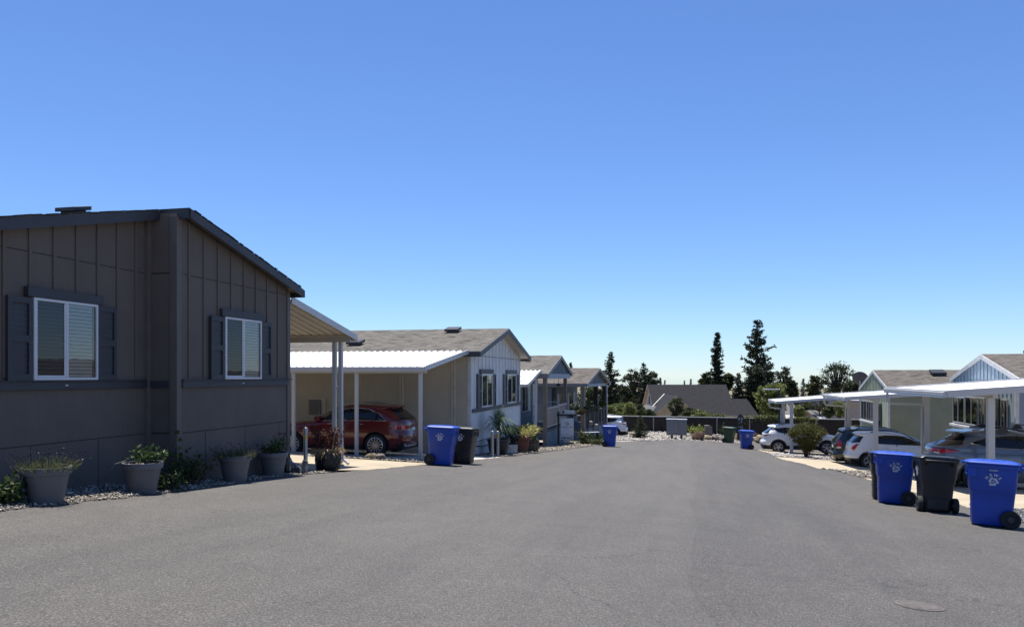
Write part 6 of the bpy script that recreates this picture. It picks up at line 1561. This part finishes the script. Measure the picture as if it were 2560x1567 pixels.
e.add([(xr - .01, 3.1, Z(-3.28)), (xe, 3.1, Z(-3.28)), (xe + .8, 6.3, Z(-5.55)), (xr - .01, 6.3, Z(-5.55))], [(0, 1, 2, 3)], 0, [[(0, L), (4, L), (5, 0), (0, 0)]])
e.build('side_roof', [MATS['shingles_dark'], mat('eave_board', (.5, .42, .34), .6)], o)
w = MB(); w.prism([(.4, -.5), (5.8, -.5), (5.8, Z(-5.35)), (3.1, Z(-3.5)), (.4, Z(-5.35))], 'x', xr - .3, xe - .2); w.build('side_wall', MATS['siding_stucco'], o)
pr = MB(); a = xl - 2.4; pr.add([(xl + .3, 1.0, Z(-4.2)), (xl + .3, 7.5, Z(-4.2)), (a, 7.5, Z(-4.9)), (a, -1.5, Z(-5.3)), (xl + 2.0, -1.5, Z(-5.3))], [(0, 1, 2, 3, 4)]); pr.add([(a, -1.5, Z(-5.3)), (a, 7.5, Z(-4.9)), (a, 7.5, Z(-5.1)), (a, -1.5, Z(-5.5))], [(0, 1, 2, 3)])
pr.build('porch_roof', mat('roof_grey_flat', (.07, .07, .075), .8, var=.3), o, fix=False)
far_house('g', 'low grey roofed house half hidden behind the farthest carport', 100, 95, cam_x(1945, 97), cam_x(1990, 97), -3.6, -5.6, MATS['shingles_gray'], MATS['siding_pale'])
far_house('g', 'grey roofed house with a long ridge beyond the fence, left of the carport post', 108, 103, cam_x(1996, 105), cam_x(2032, 105), -3.9, -6.2, MATS['shingles_gray'], MATS['siding_pale'])
far_house('g', 'small grey roofed house between the garden trees right of the carport', 98, 94.5, cam_x(2034, 96), cam_x(2068, 96), -4.35, -5.5, MATS['shingles_gray'], MATS['siding_pale'])
far_house('g', 'pale rose house wall under a low roof behind the sage green house', 104, 98, cam_x(2108, 98), cam_x(2175, 98), -2.2, -3.4, MATS['shingles_dark'], mat('wall_rose', (.42, .34, .32), .85))

# ------------------------------------------------------------------ trees
BARK = mat('bark', (.07, .05, .038), .95, var=.4, scale=6, stretch=(1, 1, .2), bmp=1, bscale=20)
CON_D = leafmat('needle_dark', (.012, .018, .011), (.05, .065, .035), .12, .7); CON_M = leafmat('needle_mid', (.018, .026, .014), (.06, .075, .038), .15, .7); CON_P = leafmat('needle_hazy', (.06, .085, .085), (.11, .14, .13), .15, .8)
OAK_D = leafmat('oak_dark', (.018, .027, .012), (.075, .09, .038), .2); OAK_M = leafmat('oak_mid', (.03, .042, .015), (.10, .12, .045), .25); OAK_L = leafmat('oak_light', (.08, .105, .03), (.27, .29, .1), .35)
def place(px, ybot, d):
    p = at(px, ybot, d); return Vector((p.x, p.y, ground(p.x, p.y)))
def conifer(label, px, ytop, d, wpx, m, shape='cone', sparse=0.0, dens=1.0, group='conifers beyond the fence', gap=.12, name='conifer_tree', base=None):
    p = place(px, 940, d); top = (HY - ytop) / F * d; 
    if base is not None: p.z = (HY - base) / F * d
    Hh = top - p.z; Rm = wpx / 2 / F * d
    o = thing(name, label, 'tree', p, RNG.uniform(0, 6), group)
    b = MB(); b.tube([(0, 0, -.3), (.0, .0, Hh * .5), (0, 0, Hh * .98)], [Hh * .022 + .05, Hh * .012 + .03, .015], 8)
    P, D, Ls = [], [], []; z = Hh * gap; br = MB()
    step = Hh / 46
    while z < Hh * .985:
        u = z / Hh
        if shape == 'cone': rad = Rm * ((1 - u) ** .68 * 1.1 if u < .8 else (1 - u) * 1.84) + .03 * Rm
        elif shape == 'column': rad = Rm * min(1, (1 - u) * 5) * (.62 + .38 * (1 - u)) * (1.0 if u < .35 else .8)
        else: rad = Rm * min(1, (1 - u) ** .75 * 1.15) * (1 if u < .5 else .86)
        nb = max(4, int(7 * dens * (1 - .4 * u)))
        keep = 1 - sparse * smooth(.42, .55, u)
        for k in range(nb):
            if random.random() > keep: continue
            a = random.uniform(0, 6.283); L = rad * random.uniform(.45, 1.12) * (1 if random.random() > .06 else 1.3); droop = random.uniform(-.28, .12) + .3 * u + (.18 if sparse and u > .45 else 0)
            e = Vector((math.cos(a), math.sin(a), droop)); q0 = Vector((0, 0, z + random.uniform(-.5, .5) * step))
            if L > .25: br.tube([q0, q0 + e * L * .6, q0 + e * L + Vector((0, 0, L * .1))], [.02 + .012 * L, .014 + .006 * L, .006], 3, cap=False)
            ns = max(5, int(L / (Hh * .008) * dens))
            for i in range(ns):
                t = (i + random.random()) / ns; t = t ** .8
                c = q0 + e * (L * t) + Vector((0, 0, L * .1 * t * t))
                sdir = Vector((e.x * .6 + random.gauss(0, .6), e.y * .6 + random.gauss(0, .6), random.gauss(.02, .3)))
                P.append(c); D.append(sdir); Ls.append(Hh * random.uniform(.02, .04) * (1.1 - .35 * u))
        z += step * (1.0 + (.9 * sparse * (u > .45)))
    P, D, Ls = np.array(P), np.array(D), np.array(Ls)
    k = 3; P2 = np.repeat(P, k, 0); D2 = np.repeat(D, k, 0) + RNG.normal(0, .5, (len(P) * k, 3)); L2 = np.repeat(Ls, k) * RNG.uniform(.7, 1.3, len(P) * k)
    b.build('trunk', BARK, o, shade=60); br.build('limbs', BARK, o)
    foliage('crown', [sprays(P2, D2, L2, Hh * .0055)], m, o); return o
def broadleaf(label, px, ytop, d, wpx, m, ybot=None, cl=60, leaf=.2, per=150, group='leafy trees beyond the fence', name='leafy_tree', sy=1.0, open_=.0, cat='tree', trunk=True, loc=None):
    p = place(px, 940, d) if loc is None else loc; top = (HY - ytop) / F * d; Hh = top - p.z; Rm = wpx / 2 / F * d
    zb = ((HY - ybot) / F * d - p.z) if ybot else Hh * .25; ch = (Hh - zb) / 2; cz = zb + ch
    o = thing(name, label, cat, p, 0, group); ctr = []; tb = MB()
    tr = max(.04, Hh * .02)
    if trunk: tb.tube([(0, 0, -.2), (.05 * Hh * .2, 0, zb * .6), (0, .02 * Hh, cz * .9)], [tr * 1.3, tr, tr * .7], 7)
    cl = int(cl * 1.7)
    for i in range(cl):
        v = RNG.normal(0, 1, 3); v /= np.linalg.norm(v); r = RNG.uniform(.35, .92) ** .6
        c = np.array([v[0] * Rm * r, v[1] * Rm * r * sy, cz + v[2] * ch * r * .92]); rad = RNG.uniform(.12, .26) * min(Rm, ch) * (1 - .25 * open_)
        ctr.append((c, rad))
        if trunk: q = Vector((0, .01 * Hh, cz * .7)); tb.tube([q, q.lerp(Vector(c), .55) + Vector((0, 0, .05 * Hh)), Vector(c)], [tr * .5, tr * .28, tr * .1], 4, cap=False)
    C = []
    for c, rad in ctr:
        n = int(per * RNG.uniform(.4, 1.1)); C.append(c + np.clip(RNG.normal(0, .62, (n, 3)), -1.5, 1.5) * rad * [1.3, 1.3, .8])
    C = np.concatenate(C); C = C[C[:, 2] > -.05]
    if trunk: tb.build('trunk', BARK, o, shade=60)
    foliage('crown', [leaves(C, leaf)], m, o); return o

conifer('tall slim pine rising behind the last left house', 1527, 877.5, 92, 78, CON_M, 'cone', 0, 1.15)
broadleaf('leafy garden tree seen through the porch of the last left house', 1480, 962, 68, 64, OAK_M, 1040, 40, .16, 120)
conifer('tiny conifer tip peeking over the red brown roof on the left', 1426.5, 904, 120, 34, CON_M, 'cone', 0, .8)
broadleaf('dark oak standing left of the pointed conifer, beyond the orchard', 1582, 917, 130, 52, OAK_D, 1010, 36, .28, 85, open_=.5)
conifer('pointed dark conifer between two oaks, left of the charcoal roof', 1610, 905, 136, 78, CON_D, 'cone', 0, 1.1)
broadleaf('dark round oak right of the pointed conifer, close to the charcoal gable', 1630, 921, 140, 42, OAK_D, 1000, 34, .3, 150)
broadleaf('dark hazy tree low in the gap behind the last left house', 1556, 962, 125, 44, OAK_D, 1015, 26, .35, 130)
conifer('small far pine above the left end of the charcoal ridge', 1651, 941, 230, 20, CON_P, 'cone', 0, .8, 'far small pines over the charcoal ridge'); conifer('smaller far pine just right of the first above the charcoal ridge', 1662, 948, 250, 10, CON_P, 'cone', 0, .7, 'far small pines over the charcoal ridge')
conifer('tiny round topped pine above the middle of the charcoal ridge', 1711, 949, 240, 9, CON_M, 'round', 0, .7, 'far small pines over the charcoal ridge'); conifer('small spreading pine right of the middle of the charcoal ridge', 1727, 945, 220, 20, CON_P, 'round', 0, .8, 'far small pines over the charcoal ridge')
conifer('dark columnar conifer rising straight behind the charcoal roof', 1793, 827, 126, 46, CON_D, 'column', 0, 1.5)
broadleaf('open leafy oak on the left of the dark columnar conifer', 1765, 926, 128, 38, OAK_M, 985, 30, .34, 110)
broadleaf('open leafy oak on the right of the dark columnar conifer', 1818, 928, 128, 34, OAK_M, 985, 28, .34, 110)
conifer('tallest conifer, thin whorled top with upswept bare branches', 1892, 793.6, 126, 112, CON_M, 'cone', .15, 1.3)
broadleaf('dark dense growth around the foot of the tallest conifer', 1902, 888, 122, 66, CON_D, 1010, 44, .32, 170)
conifer('bushy dark conifer left of the tallest one', 1846, 929, 122, 70, CON_D, 'round', 0, 1.2, gap=.03)
broadleaf('tall airy oak right of the tallest conifer', 1960, 906, 132, 46, OAK_D, 1000, 36, .32, 75, open_=.6)
broadleaf('lower dark oak at the right foot of the airy oak', 1978, 944, 128, 34, OAK_D, 1005, 26, .34, 130)
broadleaf('bright green garden tree behind the fence next to the lamp post', 1930, 952, 84, 74, OAK_L, 1048, 54, .26, 120)
conifer('pale hazy conifer in the gap right of the airy oak', 2008, 944, 210, 30, CON_P, 'cone', 0, .9)
broadleaf('rounded brown green tree above the farthest carport roof', 2037, 935, 120, 40, OAK_M, 1000, 32, .3, 150)
broadleaf('spreading airy oak on the right, above the carport roofs', 2092, 896, 112, 84, OAK_D, 1000, 46, .26, 62, open_=.9)
broadleaf('low dark oak behind the satellite dish', 2132, 948, 108, 44, OAK_D, 1000, 28, .3, 130)
# garden growth right behind the fence
for i, (px, yt, d, w, m, yb, l) in enumerate([(1525, 1006, 72, 34, OAK_L, 1045, 'light green orchard bush, leftmost behind the fence'), (1549, 1002, 76, 40, OAK_L, 1045, 'light green orchard bush, second from the left behind the fence'), (1575, 1004, 74, 38, OAK_L, 1045, 'light green orchard bush, third from the left behind the fence'), (1599, 1008, 80, 26, OAK_M, 1045, 'slim yellow green bush left of the porch roof'), (1622, 1021, 74, 34, OAK_M, 1045, 'low olive bush under the charcoal gable'),
        (1690, 991, 82, 42, OAK_D, 1045, 'round dark shrub tree in front of the tan cross gable'), (1722, 1016, 78, 34, OAK_M, 1046, 'olive bush at the right foot of the tan cross gable'), (1745, 1024, 72, 44, OAK_L, 1046, 'pale leafy bush spilling along the fence top'), (1788, 1032, 70, 50, OAK_L, 1046, 'low pale creeper along the fence top'),
        (1998, 1011, 74, 28, OAK_L, 1048, 'yellow green shrub seen under the farthest carport'), (2048, 985, 96, 70, OAK_M, 1030, 'broad green garden tree seen under the carport roofs'), (2072, 1006, 78, 30, OAK_M, 1048, 'leafy shrub left of the carport double post'), (2100, 1000, 80, 40, OAK_L, 1048, 'bright leafy shrub just left of the carport post'), (2006, 990, 100, 44, OAK_D, 1030, 'dark shrub mass under the farthest carport roof')]):
    broadleaf(l, px, yt, d, w, m, yb, 22, .15, 130, 'garden bushes behind the fence', 'garden_bush', cat='bush')
def vine(label, px, y, d, w, h, n, m):
    p = at(px, y, d); o = thing('climbing_vine', label, 'vine', p, 0, 'vines hanging over the fence'); wm, hm = w / F * d, h / F * d
    C = np.stack([RNG.normal(0, wm * .28, n), RNG.normal(0, .06, n) - .1, -np.abs(RNG.normal(0, hm * .45, n)) + .12], 1)
    b = MB()
    for k in range(6): x = RNG.normal(0, wm * .25); b.tube([(x, -.02, .1), (x * .9, -.1, 0), (x * 1.05, -.1, -hm * .6)], .012, 4)
    b.build('stems', STEM, o); foliage('leaves', [leaves(C, .13)], m, o)
vine('sparse pale vine hanging over the fence beside the number sign', 1866, 1042, 60.0, 14, 34, 170, OAK_L); vine('thick leafy vine spilling over the fence behind the white SUV', 1920, 1042, 59.6, 70, 16, 900, OAK_L); vine('short vine over the fence seen under the farthest carport', 2010, 1046, 58.9, 60, 12, 420, OAK_L)
# plants on the gravel bed
conifer('young bushy conifer on the gravel left of the mailboxes', 1600, 1038, 57.2, 52, LV_DARK, 'cone', 0, .8, None, .02, 'young_conifer')
ground_plant('small bright green bush left of the utility box', 1739, 60.4, lambda o: sprig(o, 60, .75, .8, LV_LIME, .14, 12, .9), 'garden_shrub', 'shrub'); ground_plant('thin dark shrub beside the green bin', 1806, 61.4, lambda o: sprig(o, 24, .5, .9, LV_DARK, .1, 9, .7), 'garden_shrub', 'shrub')
def round_bush():
    p = gp(2017, 41.5); o = thing('leafy_bush', 'round olive green bush on a cluster of stems before the farthest carport', 'bush', p)
    b = MB(); tips = []
    for k in range(16):
        a = k * 2.4; r = RNG.uniform(.4, 1); e = Vector((math.cos(a) * .55 * r, math.sin(a) * .5 * r, RNG.uniform(.9, 1.5))); b.tube([(math.cos(a) * .08, math.sin(a) * .08, -.05), e * .5, e], [.022, .016, .007], 5)
    b.build('stems', STEM, o); C = []
    for k in range(150):
        v = RNG.normal(0, 1, 3); v /= np.linalg.norm(v); r = RNG.uniform(.3, 1) ** .45; c = np.array([v[0] * .88 * r, v[1] * .78 * r, 1.13 + v[2] * (.62 if v[2] > 0 else .8) * r])
        c[:2] *= pl([(.2, .25), (.7, .62), (1.2, 1.0), (1.9, 1.0)], c[2]); q = RNG.normal(0, 1, (80, 3)); C.append(c + q * .085)
    foliage('leaves', [leaves(np.concatenate(C), .075)], LV_BUSH, o)
    return o
round_bush()
def woods():
    C = []
    for i in range(620):
        px = RNG.uniform(1380, 2300); d = RNG.uniform(150, 420); p = at(px, 940, d); h = RNG.uniform(5, 9.5) * (1 if d > 200 else .6); r = RNG.uniform(2.2, 4.5); g = ground(p.x, p.y)
        topmax = (HY - 962) / F * d
        h = min(h, topmax - g)
        n = 130; v = RNG.normal(0, 1, (n, 3)); v /= np.linalg.norm(v, axis=1, keepdims=True); C.append(np.array([p.x, p.y, g + h * .5]) + v * [r, r, h * .55] * RNG.uniform(.5, 1, (n, 1)))
    tag(link('distant_woods', np_mesh('distant_woods', *leaves(np.concatenate(C), .75)), leafmat('woods_hazy', (.03, .04, .028), (.075, .09, .055), .1, .9)), 'dark band of far woods behind the roofs', 'woods', None, 'stuff')
woods()

# ------------------------------------------------------------------ light, sky, camera
SUN = Vector((-.14, .27, 1.0)).normalized(); EL = math.asin(SUN.z); AZ = math.atan2(SUN.x, SUN.y)
sun = bpy.data.lights.new('sun', 'SUN'); sun.energy = 5.0; sun.angle = R(.53); sun.color = (1.0, .955, .885)
so = bpy.data.objects.new('sun', sun); COL.objects.link(so); so.rotation_euler = SUN.to_track_quat('Z', 'Y').to_euler(); so.location = (0, 0, 30)
w = bpy.data.worlds.new('World'); S.world = w; w.use_nodes = True; nt = w.node_tree; bg = nt.nodes['Background']
sky = nt.nodes.new('ShaderNodeTexSky'); sky.sky_type = 'NISHITA'; sky.sun_disc = False; sky.sun_elevation = EL; sky.sun_rotation = AZ; sky.altitude = 600; sky.air_density = 1.0; sky.dust_density = 0.0; sky.ozone_density = 4.0
nt.links.new(mixc(nt, 1.0, sky.outputs[0], (.735, .885, 1.15), 'MULTIPLY'), bg.inputs[0]); bg.inputs[1].default_value = .085
cam = bpy.data.cameras.new('camera'); co = bpy.data.objects.new('camera', cam); COL.objects.link(co); co.location = (0, 0, 0); co.rotation_euler = (R(90), 0, YAW)
cam.sensor_width = 36; cam.lens = F / 2560 * 36; cam.shift_y = (HY - 783.5) / 2560; cam.clip_start = .1; cam.clip_end = 12000; S.camera = co
S.view_settings.view_transform = 'Standard'; S.view_settings.look = 'None'; S.view_settings.exposure = 0.66; S.view_settings.gamma = 1
S.render.engine = 'CYCLES'; S.cycles.max_bounces = 8; S.cycles.transparent_max_bounces = 16; S.cycles.caustics_reflective = False; S.cycles.caustics_refractive = False; S.cycles.use_denoising = True
for o in [o for o in bpy.data.objects if o.type == 'MESH' and len(o.data.polygons) == 0]: bpy.data.objects.remove(o)
